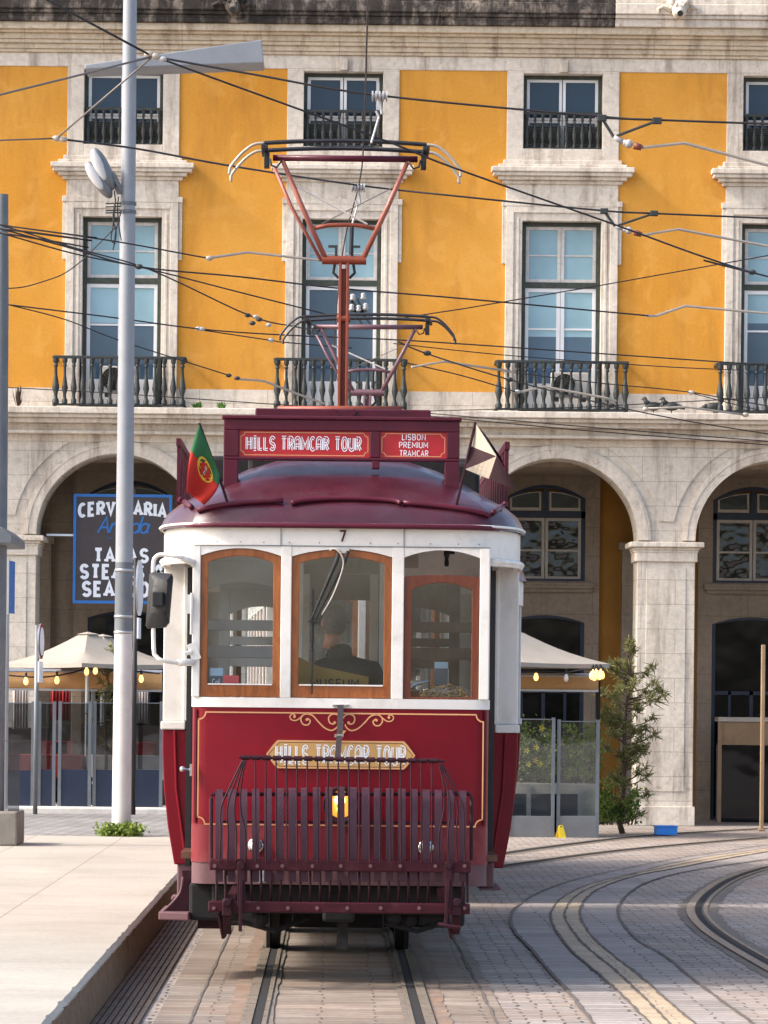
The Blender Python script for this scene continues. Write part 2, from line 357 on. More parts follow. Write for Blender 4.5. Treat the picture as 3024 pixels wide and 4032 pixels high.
X = dict(
 stone = stone_facade('limestone', srgb(218,208,194), srgb(116,102,88), .65, (1.0,.36), .65, .65),
 stone_trim = stone_facade('limestone_trim', srgb(222,211,196), srgb(118,98,80), .7, (3.0,2.2), .25, .7),
 stone_warm = stone_facade('limestone_cornice', srgb(212,196,172), srgb(112,90,70), .75, (1.15,3.0), .6, .7, .5, .55, .5),
 stone_dark = stone_facade('blackened_parapet', srgb(176,162,148), srgb(44,40,38), .85, (1.5,.3), .7, .92, .33, .42, .5),
 stone_shade = stone_facade('shaded_gallery_stone', srgb(152,138,122), srgb(96,84,74), .4, (.8,.45), .5, .3),  # darker copy of the limestone, with the arcade's shade put into its colour
 yellow = yellow_plaster(),
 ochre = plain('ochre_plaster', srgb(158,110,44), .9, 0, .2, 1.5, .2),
 green_dark = plain('dark_green_joinery', srgb(52,60,50), .5, 0, .3, 12, .2, dirt=srgb(110,108,98), damt=.4, dscale=9),
 iron = plain('cast_iron', srgb(52,56,54), .55, .2, .3, 20, .3, dirt=srgb(86,84,80), damt=.5, dscale=12),
 white_pvc = plain('white_joinery', srgb(226,226,226), .4, 0, .06, 5, .03),
 white_old = plain('old_white_joinery', srgb(206,200,194), .55, 0, .2, 9, .1, dirt=srgb(140,128,116), damt=.5, dscale=8),
 pane_blue = mirror_glass('dark_blue_pane', srgb(34,54,74), .03, .10, .9, .45),
 pane_pale = mirror_glass('pane_over_blind', srgb(140,174,186), .08, .03, .6, .5),
 pane_mid = mirror_glass('door_pane', srgb(74,96,116), .04, .14, 1.0, .5),
 pane_shop = mirror_glass('shop_pane', srgb(13,15,19), .05, .10, 1.2, .35),
 pane_wavy = mirror_glass('old_wavy_pane', srgb(22,24,28), .04, .55, 2.6, .6),
 blue_joinery = plain('navy_joinery', srgb(24,38,62), .45, 0, .2, 8, .05),
 cream_joinery = plain('grey_cream_joinery', srgb(176,168,156), .55, 0, .1, 8, .05),
 louvre = plain('louvre_grey', srgb(74,72,66), .6, 0, .2, 10, .1),
 setts = setts('grey_setts', srgb(176,166,157), srgb(142,133,126), srgb(72,63,57), .21, .11, .010, srgb(164,142,124), 0, .7, .5),
 setts_long = setts('long_setts', srgb(172,163,156), srgb(150,142,135), srgb(80,71,65), .9, .14, .009, srgb(158,142,128), 0, .6, .4),
 setts_track = setts('track_setts', srgb(158,145,132), srgb(130,118,107), srgb(82,68,58), .62, .115, .007, srgb(124,100,80), 0, .9, .5),
 setts_left = setts('pavement_setts', srgb(158,154,150), srgb(136,133,130), srgb(84,82,78), .22, .16, .014, None, radians(38)),
 platform = platform_stone(),
 riser = plain('stained_riser', srgb(128,100,74), .85, 0, .35, 3, .5, dirt=srgb(66,50,40), damt=.7, dscale=3),
 drain = plain('drain_iron', srgb(92,78,66), .7, .2, .3, 6, .3, dirt=srgb(60,48,40), damt=.6, dscale=3),
 cream_line = setts('cream_setts', srgb(196,176,148), srgb(180,160,134), srgb(132,116,98), .5, .12, .006, srgb(156,138,118), 0, .35, .5),
 joint = plain('tar_joint', srgb(100,90,82), .85, 0, .35, 9, .4),
 mortar_band = plain('rail_concrete', srgb(118,107,96), .85, 0, .35, 5, .4, dirt=srgb(88,76,66), damt=.5),
 rail = plain('worn_rail_steel', srgb(150,138,124), .32, .15, .25, 8, .06, .6, dirt=srgb(104,88,74), damt=.6, dscale=6),
 groove = plain('rail_groove', srgb(26,22,20), .9, 0, .2, 8, .1),
 rust = plain('rust_stain', srgb(132,112,96), .9, 0, .45, 5, .4, dirt=srgb(138,102,72), damt=.75, dscale=2.4),
 kerb_white = plain('pale_kerb', srgb(206,200,192), .8, 0, .15, 4, .3, dirt=srgb(150,142,134), damt=.5, dscale=3),
 pole = plain('grey_pole_paint', srgb(142,146,152), .45, .1, .08, 4, .06, dirt=srgb(112,112,112), damt=.3, dscale=3),
 pole_dark = plain('dark_grey_pole_paint', srgb(98,104,110), .5, .1, .12, 4, .06, dirt=srgb(140,140,140), damt=.3, dscale=4),
 pole_pale = plain('pale_pole_paint', srgb(196,194,194), .5, 0, .1, 4, .06, dirt=srgb(160,156,152), damt=.35, dscale=3),
 wire = plain('wire_black', srgb(48,46,48), .5, .4, .1, 8, 0),
 wire_grey = plain('wire_grey', srgb(120,112,106), .45, .5, .1, 8, 0),
 insul = plain('insulator', srgb(168,166,166), .35, 0, .1, 8, 0),
 insul_red = plain('insulator_red', srgb(120,60,44), .4, 0, .1, 8, 0),
 canvas = plain('cream_canvas', srgb(158,150,139), .9, 0, .08, 3, .15, dirt=srgb(140,131,120), damt=.3),
 canvas_tan = plain('tan_canvas', srgb(186,146,98), .9, 0, .12, 3, .15),
 navy = plain('navy_board', srgb(20,34,58), .45, 0, .2, 4, .08, dirt=srgb(16,24,38), damt=.4, dscale=3),
 clear = glass('dimming_screen_glass', (.50,.53,.56), .35, .03, .05),  # grey tint puts the terrace's shade into the glass, darkening what stands behind
 clear_bright = glass('bright_screen_glass', (.82,.86,.86), .45, .03, .07),
 tram_glass = glass('tram_glass', (.90,.92,.93), .5, .02, .10),
 alu = plain('aluminium', srgb(178,180,182), .35, .8, .08, 8, .03),
 red_cloth = plain('red_cloth', srgb(140,34,34), .9, 0, .2, 4, .15),
 pink_cloth = plain('rose_cloth', srgb(180,90,92), .9, 0, .15, 4, .15),
 linen = plain('grey_linen', srgb(190,180,172), .9, 0, .2, 6, .2),
 dark_wood = plain('dark_wood', srgb(58,44,38), .6, 0, .3, 6, .1),
 sign_dark = plain('sign_charcoal', srgb(62,56,58), .6, 0, .08, 3, .02),
 sign_blue = plain('sign_blue', srgb(38,108,182), .5, 0, .08, 3, .02),
 sign_white = plain('sign_white', srgb(226,232,240), .5, 0, .04, 3, 0),
 bulb = lamp_mat('lit_bulb', (1.0,.50,.14), 1.3),
 bulb_off = plain('unlit_bulb', srgb(220,214,204), .15, 0, .05, 5, 0),
 black = plain('black_rubber', srgb(24,24,26), .55, 0, .2, 10, .1),
 bark = plain('bark', srgb(84,68,54), .9, 0, .4, 18, .6),
 pine = leaf_mat('pine_needles', srgb(78,86,50), srgb(146,142,92)),
 hedge = leaf_mat('hedge_leaves', srgb(62,94,34), srgb(140,156,74)),
 weed = leaf_mat('weed_leaves', srgb(52,92,36), srgb(104,150,60)),
 petal = leaf_mat('yellow_petals', srgb(226,200,40), srgb(240,220,90)),
 planter = plain('stone_planter', srgb(128,124,116), .85, 0, .25, 5, .3, dirt=srgb(92,88,82), damt=.5),
 yellow_pl = plain('yellow_plastic', srgb(240,206,20), .4, 0, .08, 5, .02),
 blue_pl = plain('blue_plastic', srgb(40,128,216), .4, 0, .12, 5, .02),
 tan_board = plain('tan_board', srgb(150,124,94), .7, 0, .2, 4, .1, dirt=srgb(120,94,66), damt=.4),
 metal_grey = plain('grey_metal', srgb(120,122,124), .45, .5, .15, 6, .06),
 # tram
 t_red = plain('tram_red', srgb(118,10,28), .4, 0, .16, 1.6, .03, .2, .08, dirt=srgb(92,18,30), damt=.6, dscale=1.6),
 t_red_worn = plain('tram_red_worn', srgb(120,34,42), .45, 0, .2, 4, .05, .3, .05, dirt=srgb(150,82,80), damt=.55, dscale=3),
 t_lilac = plain('tram_faded_skirt', srgb(106,76,80), .55, 0, .2, 5, .08, .3, dirt=srgb(76,58,62), damt=.55, dscale=4),
 t_white = plain('tram_cream', srgb(228,223,216), .4, 0, .08, 3, .03, .35, .1, dirt=srgb(176,164,148), damt=.45, dscale=4),
 t_maroon = plain('tram_maroon', srgb(82,23,41), .4, 0, .25, 3, .06, .25, .05, dirt=srgb(58,24,40), damt=.55, dscale=2.2),
 t_roof = plain('tram_roof_paint', srgb(70,25,37), .32, 0, .4, 2.4, .06, .5, .15, dirt=srgb(72,48,57), damt=.8, dscale=1.6, bscale=7),
 t_iron = plain('fender_iron', srgb(50,20,30), .5, 0, .3, 9, .2, .2, dirt=srgb(72,44,52), damt=.5, dscale=7),
 t_slat = plain('fender_slat', srgb(66,40,52), .45, 0, .25, 6, .2, .3, dirt=srgb(46,28,36), damt=.5, dscale=4),
 t_beam = plain('fender_beam', srgb(62,19,31), .5, 0, .3, 7, .3, .2, dirt=srgb(96,54,58), damt=.35, dscale=9),
 t_gold = plain('gold_line', srgb(214,156,108), .45, .1, .08, 6, 0),
 t_plate = plain('gold_plate', srgb(190,148,88), .5, .1, .12, 6, .04),
 t_sign = plain('sign_red', srgb(172,26,34), .35, 0, .08, 4, .01),
 t_wood = wood_mat('varnished_wood', srgb(120,64,28), srgb(164,96,48)),
 t_wood_red = wood_mat('red_brown_wood', srgb(86,38,22), srgb(114,56,32)),
 t_inwood = wood_mat('saloon_wood', srgb(80,52,38), srgb(104,70,50), .45, .2),
 t_ingrey = plain('saloon_grey', srgb(172,176,182), .6, 0, .1, 5, .02),
 t_dark = plain('underframe_black', srgb(24,22,24), .8, 0, .3, 8, .2),
 t_black = plain('folded_door_black', srgb(30,26,28), .5, 0, .2, 8, .05),
 copper = plain('salmon_paint', srgb(160,92,76), .4, .1, .18, 6, .05, dirt=srgb(112,64,54), damt=.4, dscale=6),
 rustred = plain('oxide_red', srgb(140,66,42), .5, .1, .2, 6, .08, dirt=srgb(90,46,36), damt=.4, dscale=6),
 plum = plain('plum_paint', srgb(112,80,88), .45, .1, .2, 6, .05),
 carbon = plain('collector_carbon', srgb(54,56,60), .4, .5, .2, 10, .05),
 horn = plain('horn_metal', srgb(176,166,152), .4, .3, .15, 10, .05),
 chrome = plain('chrome', srgb(215,215,215), .12, 1.0, .04, 10, 0),
 lens = plain('lamp_glass', srgb(220,224,228), .1, .2, .06, 10, 0, .9),
 lamp_core = lamp_mat('lamp_core', (1.0,.74,.34), 1.5),
 headlamp = lamp_mat('lit_headlamp', (1.0,.42,.05), .5),
 leather = plain('leather', srgb(54,44,44), .5, 0, .25, 14, .2),
 jacket = plain('navy_jacket', srgb(16,21,36), .75, 0, .35, 12, .5),
 jeans = plain('dark_jeans', srgb(38,44,60), .9, 0, .2, 20, .3),
 skin = plain('skin', srgb(188,136,112), .5, 0, .1, 10, .05),
 hair = plain('grey_hair', srgb(118,112,108), .7, 0, .35, 60, .5),
 yel_board = plain('yellow_card', srgb(140,110,36), .6, 0, .1, 5, .02),
 flag_green = plain('flag_green', srgb(50,98,64), .85, 0, .12, 8, .1, .2),
 flag_red = plain('flag_red', srgb(178,50,42), .85, 0, .12, 8, .1, .2),
 flag_yellow = plain('flag_yellow', srgb(214,170,50), .8, 0, .1, 8, .0),
 flag_white = plain('flag_white', srgb(178,167,151), .85, 0, .1, 8, .1, .1),
 flag_brown = plain('flag_brown', srgb(62,44,48), .85, 0, .12, 8, .1, .2),
 flag_blue = plain('flag_blue', srgb(36,60,130), .8, 0, .1, 8, 0),
 sticker_blue = plain('pale_blue_card', srgb(176,206,226), .5, 0, .05, 5, 0),
 sticker_red = plain('pink_red_card', srgb(226,92,100), .5, 0, .05, 5, 0),
 sticker_grey = plain('slate_card', srgb(84,96,110), .5, 0, .05, 5, 0),
 crisps = plain('straw_filling', srgb(196,160,100), .8, 0, .4, 30, .6),
 bag = glass('clear_bag', (.94,.94,.94), .4, .1, .06),
)
# the open-air letters and lines are opaque flat paint

# ------------------------------------------------------------------ ground
S_GROUND = MB()
S_GROUND.add([(-2500,-60,0),(2500,-60,0),(2500,4000,0),(-2500,4000,0)], [(0,1,2,3)])
tag(S_GROUND.build('road', X['setts']), kind='structure')

XE, ZP = -1.317, .264                       # platform edge and height
TX = .05                                    # track centre
# platform: slabs with a worn, slightly ragged nosing
def ragged(x, y): return x + (.001*sin(y*3.1)+random.uniform(-.003,.003) - (random.uniform(.008,.02) if random.random() < .06 else 0))
mb = MB(); ys = [-6 + i*.11 for i in range(int((39.2+6)/.11)+1)]
ed = [ragged(XE, y) for y in ys]
vs = []
for x, y in zip(ed, ys): vs += [(-40,y,ZP), (x-.03,y,ZP), (x,y,ZP-.025)]
fs = []
for i in range(len(ys)-1):
    a, b = 3*i, 3*i+3; fs += [(a,a+1,b+1,b),(a+1,a+2,b+2,b+1)]
mb.add(vs, fs); tag(mb.build('platform', X['platform']), kind='structure')
mb = MB(); vs = []
for x, y in zip(ed, ys): vs += [(x,y,ZP-.025), (x+random.uniform(-.006,.004),y,ZP-.06), (XE+.005,y,.12), (XE+.012,y,-.02)]
fs = [(4*i+k, 4*i+k+1, 4*i+4+k+1, 4*i+4+k) for i in range(len(ys)-1) for k in range(3)]
mb.add(vs, fs); tag(mb.build('kerb', X['riser']), kind='structure')
# pavement of setts beyond the platform at the same level
mb = MB(); mb.box(-40, XE, 39.2, 60, -.05, ZP-.003); tag(mb.build('pavement', X['setts_left']), kind='structure')
mb = MB(); mb.box(-12, -1.2, 46.7, 48.9, .1, ZP+.075); tag(mb.build('pavement_kerb', X['kerb_white'], bevel=.02), kind='structure')
# grooved drain along the riser
mb = MB()
for k in range(7):
    x = XE+.02+k*.038; mb.box(x, x+.027, -4, 39.2, -.02, .016)
mb.box(XE+.012, -1.045, -4, 39.2, -.03, .006)
tag(mb.build('drain_channel', X['drain']), kind='structure')
mb = MB()
for i in range(70):
    y = -3 + i*.6; mb.box(XE+.012, -1.045, y, y+.012, .005, .0175)
tag(mb.build('drain_joint', X['joint']), kind='structure')

def sheet(name, mat, left, right, z, kind='structure'):
    if len(left) != len(right):
        def resample(pl, m):
            d = [0.0]
            for a, c in zip(pl, pl[1:]): d.append(d[-1]+math.hypot(a[0]-c[0], a[1]-c[1]))
            out = []; k = 0
            for i in range(m):
                s_ = d[-1]*i/(m-1)
                while k < len(d)-2 and d[k+1] < s_: k += 1
                t = (s_-d[k])/max(1e-9, d[k+1]-d[k]); out.append((pl[k][0]+(pl[k+1][0]-pl[k][0])*t, pl[k][1]+(pl[k+1][1]-pl[k][1])*t))
            return out
        m_ = max(len(left), len(right)); left, right = resample(left, m_), resample(right, m_)
    b = MB(); n = len(left); vs = [(p[0],p[1],z) for p in left]+[(p[0],p[1],z) for p in right]
    b.add(vs, [(i, n+i, n+i+1, i+1) for i in range(n-1)]); return tag(b.build(name, mat), kind=kind)
def line_strip(name, mat, pts, w, z, jag=0.0):
    L, R = [], []
    for i, p in enumerate(pts):
        a = pts[max(i-1,0)]; c = pts[min(i+1,len(pts)-1)]; d = Vector((c[0]-a[0], c[1]-a[1])).normalized(); nrm = Vector((-d.y, d.x))
        j1, j2 = random.uniform(-jag,jag), random.uniform(-jag,jag)
        L.append((p[0]+nrm.x*(w/2+j1), p[1]+nrm.y*(w/2+j1))); R.append((p[0]-nrm.x*(w/2+j2), p[1]-nrm.y*(w/2+j2)))
    return sheet(name, mat, L, R, z)
# straight tram track
def straight(x, n=60, y0=-5, y1=37.5): return [(x + (0.0 if y < 30 else .004*(y-30)**2), y) for y in [y0+(y1-y0)*i/n for i in range(n+1)]]
far = [ground_at(*p) for p in ((1066,1875),(1160,1862),(1260,1848),(1380,1834),(1520,1821),(1659,1810))]
sheet('track_bed', X['setts_track'], straight(TX-1.02), straight(TX+.95), .004)
for sgn in (-1, 1):
    xc = TX + sgn*.45
    line_strip('rust_band', X['rust'], straight(xc+sgn*.13, 400), .10, .008, .012)
    line_strip('rail_bedding', X['mortar_band'], straight(xc, 160), .17, .012, .010)
    line_strip('rail_head', X['rail'], straight(xc+sgn*.056), .058, .022)
    line_strip('rail_lip', X['rail'], straight(xc-sgn*.042), .026, .021)
    line_strip('rail_groove', X['groove'], straight(xc), .058, .016)
line_strip('paving_joint', X['joint'], straight(TX-.82, 200), .014, .0085, .006)
line_strip('paving_joint', X['joint'], straight(TX+.88, 200), .016, .0085, .008)

# curved bands of the second line, plotted on the ground
def G7(pts): return [ground_at(877.8+x*.4709, 1755.5+y*.4709) for x, y in pts]
def smooth_xy(pts, n=14): return [(p.x,p.y) for p in spline(G7(pts), n)]
c_left = smooth_xy([(1659,150),(1300,203),(1100,240),(860,290),(720,328),(600,375),(510,432),(480,490),(495,545),(580,640),(650,725),(740,825),(850,965),(960,1090)])
cr_l = smooth_xy([(1659,166),(1400,202),(1200,240),(1050,280),(850,330),(740,378),(680,430),(663,480),(690,550),(760,640),(870,735),(960,815),(1110,965),(1240,1090)])
cr_m = smooth_xy([(1659,173),(1420,210),(1225,247),(1050,285),(870,338),(780,386),(737,435),(730,490),(780,570),(850,640),(960,730),(1060,825),(1200,965),(1320,1090)])
cr_r = smooth_xy([(1659,181),(1440,218),(1250,255),(1050,293),(900,345),(830,392),(800,440),(800,490),(850,570),(930,645),(1060,745),(1160,835),(1310,965),(1440,1090)])
c_right = smooth_xy([(1659,215),(1450,245),(1250,280),(1100,325),(1020,375),(970,440),(990,510),(1070,595),(1190,665),(1310,765),(1460,880),(1580,965),(1720,1090)])
sheet('paving_band', X['setts_long'], c_left, c_right, .004)
sheet('cream_band', X['cream_line'], cr_l, cr_r, .008)
for nm, l, w in (('paving_joint', c_left, .026), ('paving_joint', cr_l, .020), ('paving_joint', cr_m, .018), ('paving_joint', cr_r, .020), ('paving_joint', c_right, .022)):
    line_strip(nm, X['joint'], l, w, .012, .007)
gr = smooth_xy([(1900,215),(1659,255),(1500,305),(1400,365),(1350,420),(1345,470),(1400,535),(1500,605),(1659,697),(1900,830),(2200,990)])
line_strip('rail_bedding', X['mortar_band'], gr, .34, .004, .02)
def shift(pl, d):
    out = []
    for i, p in enumerate(pl):
        a = pl[max(i-1,0)]; c = pl[min(i+1,len(pl)-1)]; t = Vector((c[0]-a[0], c[1]-a[1])).normalized(); out.append((p[0]-t.y*d, p[1]+t.x*d))
    return out
line_strip('rail_head', X['rail'], shift(gr, -.07), .07, .014)
line_strip('rail_lip', X['rail'], shift(gr, .06), .035, .013)
line_strip('rail_groove', X['groove'], gr, .05, .009)
# far rails that swing across to the right
f1 = [(p.x,p.y) for p in spline(far, 8)]
f2 = [(p.x,p.y) for p in spline([ground_at(*p) for p in ((1082,1846),(1200,1829),(1408,1805),(1659,1790))], 8)]
for pl in (f1, f2):
    line_strip('rail_bedding', X['mortar_band'], pl, .26, .004, .01); line_strip('rail_groove', X['groove'], pl, .08, .010); line_strip('rail_head', X['rail'], shift(pl, .09), .06, .012)
# ------------------------------------------------------------------ the yellow arcaded building
YF = 52.0; SF = YF/FPX                        # front plane of the facade
def fx(px): return px*SF
def fz(py): return EYE - py*SF
BAYS = [9.3 + 474.6*k for k in range(-1, 3)]
bld = empty('arcade_building', (0, YF, 0), 0, 'yellow building with white stone arcade and tall balcony windows behind the tram', 'building')
Z0 = 0.0
XL, XR = fx(9.3-474.6*2.5), fx(9.3+474.6*3.5)
zy0, zy1 = fz(-668), fz(-1362)               # yellow field
ops = {}
# walls between the window bays (local y: 0 = front, + = into the house)
edges = [XL]
for c in BAYS: edges += [fx(c-121), fx(c+121)]
edges.append(XR)
wall = MB()
for i in range(0, len(edges), 2): wall.box(edges[i], edges[i+1], 0, .5, zy0, zy1)
wall.build('wall', X['yellow'], bld)
pl = MB()
for i in range(0, len(edges), 2): pl.box(edges[i], edges[i+1], -.012, .5, fz(-622), zy0)
pl.build('plinth', X['stone'], bld)
# main cornice: stacked mouldings
def course(name, mat, rows, x0=XL, x1=XR):
    b = MB()
    for (ya, yb, d) in rows: b.box(x0, x1, -d, .5, fz(ya), fz(yb))
    return b.build(name, mat, bld, bevel=.012)
course('frieze', X['stone_trim'], [(-1362,-1392,.02)])
course('cornice', X['stone_warm'], [(-1392,-1399,.06),(-1399,-1410,.09),(-1410,-1418,.14),(-1418,-1430,.17),(-1430,-1436,.24),(-1436,-1451,.30)])
b = MB()
for (ya,yb,d) in [(-1451,-1468,.36),(-1468,-1476,.40),(-1476,-1500,.43),(-1500,-1540,.40)]: b.box(XL, fx(590), -d, .5, fz(ya), fz(yb))
b.build('parapet', X['stone_dark'], bld, bevel=.015)
b = MB()
for (ya,yb,d) in [(-1451,-1468,.36),(-1468,-1476,.40),(-1476,-1500,.43),(-1500,-1540,.40)]: b.box(fx(590)+.003, XR, -d, .5, fz(ya), fz(yb))
b.build('parapet', X['stone_trim'], bld, bevel=.015)
# small keystone brackets and carved lion masks under the gutter
def lion(px, py, mat):
    c = Vector((fx(px), -.5, fz(py))); b = MB()
    b.ball(c, (.11,.13,.14), 14, 10); b.ball(c+Vector((0,-.12,-.05)), (.07,.07,.06), 10, 8)
    for s in (-1,1):
        b.ball(c+Vector((s*.05,-.10,.05)), .03, 8, 6); b.ball(c+Vector((s*.10,-.02,.11)), (.045,.05,.05), 8, 6)
        for k in range(5):
            a = radians(20+k*34); b.ball(c+Vector((s*.12*cos(a-1.0),.01,.14*sin(a))), .05, 8, 6)
        b.tube([c+Vector((s*.1,.06,.0)), c+Vector((s*.22,.06,.06)), c+Vector((s*.30,.06,.02)), c+Vector((s*.27,.06,-.04))], [.04,.035,.025,.012], 8)
    for i, p in enumerate(b.v): b.v[i] = tuple(Vector(p) + Vector((random.uniform(-.008,.008),random.uniform(-.008,.008),random.uniform(-.008,.008))))
    o = b.build('lion_mask', mat, bld, True)
    m = MB(); m.lathe([(.038,0),(.045,.02),(.03,.03)], c+Vector((0,-.2,-.085)), 10, 'y'); m.build('spout', X['t_dark'], o)
lion(-229, -1482, X['stone_dark']); lion(725, -1484, X['stone_trim'])

# bay by bay
for ib, c in enumerate(BAYS):
    # --- stone surround of the upper window
    s = MB(); x0, x1, w = fx(c-121), fx(c+121), fx(85.5)
    zt, zb = fz(-1357), fz(-1195); cx = fx(c)
    s.box(x0, cx-w, -.03, .5, fz(-1170), zy1); s.box(cx+w, x1, -.03, .5, fz(-1170), zy1)
    s.box(cx-w, cx+w, -.03, .5, zt, zy1); s.box(cx-w, cx+w, -.03, .5, fz(-1170), zb)
    s.box(cx-.06, cx+.06, -.10, -.03, fz(-1385), zt+.01)
    s.build('window_surround', X['stone_trim'], bld, bevel=.008)
    # hood over the lower window
    h = MB()
    for (ya,yb,half,d) in [(-1170,-1160,128,.07),(-1160,-1153,139,.12),(-1153,-1142,154,.20),(-1142,-1134,150,.17),(-1134,-1126,139,.12),(-1126,-1118,130,.06)]:
        h.box(fx(c-half), fx(c+half), -d, .3, fz(yb), fz(ya)) if ya < yb else h.box(fx(c-half), fx(c+half), -d, .3, fz(ya), fz(yb))
    h.build('window_hood', X['stone_trim'], bld, bevel=.012)
    # surround of the balcony window with shouldered architrave
    s = MB(); zt, zb = fz(-1039), fz(-622)
    s.box(x0, x1, -.025, .5, fz(-1082), fz(-1118)); s.box(fx(c-130), fx(c+130), -.06, .5, fz(-1070), fz(-1082))
    for sg in (-1,1):
        a, b_ = sorted((cx+sg*w, fx(c+sg*121))); s.box(a, b_, -.03, .5, zb, fz(-1070))
        a, b_ = sorted((fx(c+sg*121), fx(c+sg*129))); s.box(a, b_, -.03, .05, fz(-946), fz(-1070))
        a, b_ = sorted((fx(c+sg*104), fx(c+sg*121))); s.box(a, b_, -.055, -.03, zb, fz(-1070))
        a, b_ = sorted((fx(c+sg*92), fx(c+sg*98))); s.box(a, b_, -.045, -.03, zb, fz(-1045))
    s.box(cx-w, cx+w, -.03, .5, zt, fz(-1070)); s.box(fx(c-104), fx(c+104), -.055, -.03, fz(-1056), fz(-1070))
    s.build('window_surround', X['stone_trim'], bld, bevel=.006)
    # --- upper window: frame > casement, pane, balusters
    def rect_frame(x0, x1, z0, z1, t, y0, y1, b=None):
        b = b or MB(); b.box(x0,x0+t,y0,y1,z0,z1); b.box(x1-t,x1,y0,y1,z0,z1); b.box(x0+t,x1-t,y0,y1,z0,z0+t); b.box(x0+t,x1-t,y0,y1,z1-t,z1); return b
    zt, zb = fz(-1357), fz(-1195)
    win = rect_frame(cx-w, cx+w, zb, zt, fx(8), .14, .2); win.box(cx-w+fx(8), cx+w-fx(8), .19, .2, zb+fx(8), zb+fx(50))
    win = win.build('window', X['green_dark'], bld)
    cs = MB(); 
    for sg in (-1,1):
        a, b_ = sorted((cx+sg*fx(1), cx+sg*fx(77))); rect_frame(a, b_, fz(-1260), fz(-1349), fx(6), .17, .21, cs)
        rect_frame(a, b_, fz(-1203), fz(-1261), fx(6), .17, .21, cs)
    cs.build('casement', X['white_pvc'], win)
    p = MB(); p.box(cx-fx(77), cx+fx(77), .195, .2, fz(-1203), fz(-1349)); p.build('pane', X['pane_blue'], win)
    lv = MB()
    for sg in (-1,1):
        for k in range(12): 
            a, b_ = sorted((cx+sg*fx(3), cx+sg*fx(76))); z = fz(-1200)+k*fx(4.1); lv.box(a, b_, .12+.0, .15, z, z+fx(2.4))
    lv.build('louvre', X['louvre'], win)
    r = MB(); r.box(cx-w, cx+w, .03, .08, fz(-1270), fz(-1276)); r.box(cx-w, cx+w, .035, .075, fz(-1197), fz(-1200)); r.build('handrail', X['iron'], win, bevel=.005)
    prof = lambda H, r: [(r*1.0,0),(r*1.0,H*.08),(r*.6,H*.12),(r*.55,H*.2),(r*1.1,H*.34),(r*.95,H*.42),(r*.5,H*.62),(r*.42,H*.8),(r*.75,H*.84),(r*.5,H*.88),(r*.9,H*.93),(r*.9,H)]
    for k in range(10):
        x = cx-w + (k+.5)*2*w/10; q = MB(); q.lathe(prof(fz(-1270)-fz(-1197), .034), (x,.055,fz(-1197)), 8); q.build('baluster', X['iron'], win, 45)
    # --- balcony door: outer frame > transom, casement leaves, panes
    zt, zb = fz(-1039), fz(-627)
    win = rect_frame(cx-w, cx+w, zb, zt, fx(9), .12, .2); win.box(cx-w+fx(9), cx+w-fx(9), .12, .2, fz(-897), fz(-909)); win = win.build('balcony_door', X['green_dark'], bld)
    tr = MB()
    for sg in (-1,1):
        a, b_ = sorted((cx+sg*fx(.5), cx+sg*fx(76))); rect_frame(a, b_, fz(-909), fz(-1030), fx(7), .15, .19, tr)
        tr.box(a+fx(7), b_-fx(7), .16, .18, fz(-966), fz(-969))
    tr.build('transom', X['white_old'], win)
    p = MB(); p.box(cx-fx(76), cx+fx(76), .172, .177, fz(-909), fz(-1030)); p.build('pane', X['pane_pale'], win)
    lf = MB()
    for sg in (-1,1):
        a, b_ = sorted((cx+sg*fx(.5), cx+sg*fx(77))); rect_frame(a, b_, fz(-628), fz(-896), fx(8), .14, .19, lf)
        lf.box(a+fx(8), b_-fx(8), .15, .18, fz(-806), fz(-810)); lf.box(a+fx(8), b_-fx(8), .15, .18, fz(-736), fz(-740)); lf.box(a+fx(8), b_-fx(8), .15, .18, fz(-636), fz(-690))
    lf.build('casement', X['white_pvc'], win)
    blind = [-812,-895,-792,-826][ib]
    p = MB(); p.box(cx-fx(77), cx+fx(77), .165, .17, fz(blind), fz(-896)); p.build('pane', X['pane_pale'], win)
    p = MB(); p.box(cx-fx(77), cx+fx(77), .165, .17, fz(-690), fz(blind)-.001); p.build('pane', X['pane_mid'], win)
    # --- balcony railing: rails > posts, balusters
    hw = fx(140); zr0, zr1 = fz(-625), fz(-732); dp = .42
    bal = MB(); bal.box(cx-hw, cx+hw, -dp-.03, -dp+.03, fz(-726), zr1)
    for sg in (-1,1): bal.box(cx+sg*hw-.025, cx+sg*hw+.025, -dp+.03, 0, fz(-726), zr1); bal.box(cx+sg*hw-.02, cx+sg*hw+.02, -dp+.02, 0, zr0, zr0+.03)
    bal.box(cx-hw, cx+hw, -dp-.02, -dp+.02, zr0, zr0+.03)
    bal = bal.build('balcony_railing', X['iron'], bld, bevel=.006)
    for k in range(15):
        if k == 0 or k == 14: rr = .05
        else: rr = .042
        q = MB(); q.lathe(prof(fz(-726)-zr0-.03, rr), (cx-hw+.03+k*(2*hw-.06)/14, -dp, zr0+.03), 9); q.build('baluster', X['iron'], bal, 45)
    for sg in (-1,1):
        q = MB(); q.box(cx+sg*fx(85)-.03, cx+sg*fx(85)+.03, -.03, .0, zr0, zr1); q.build('post', X['iron'], bal)

# string course under the balconies and the flat band above the arches
course('string_course', X['stone_trim'], [(-608,-622,.50),(-600,-608,.44),(-590,-600,.34),(-575,-590,.14),(-568,-575,.2),(-552,-568,.0)])
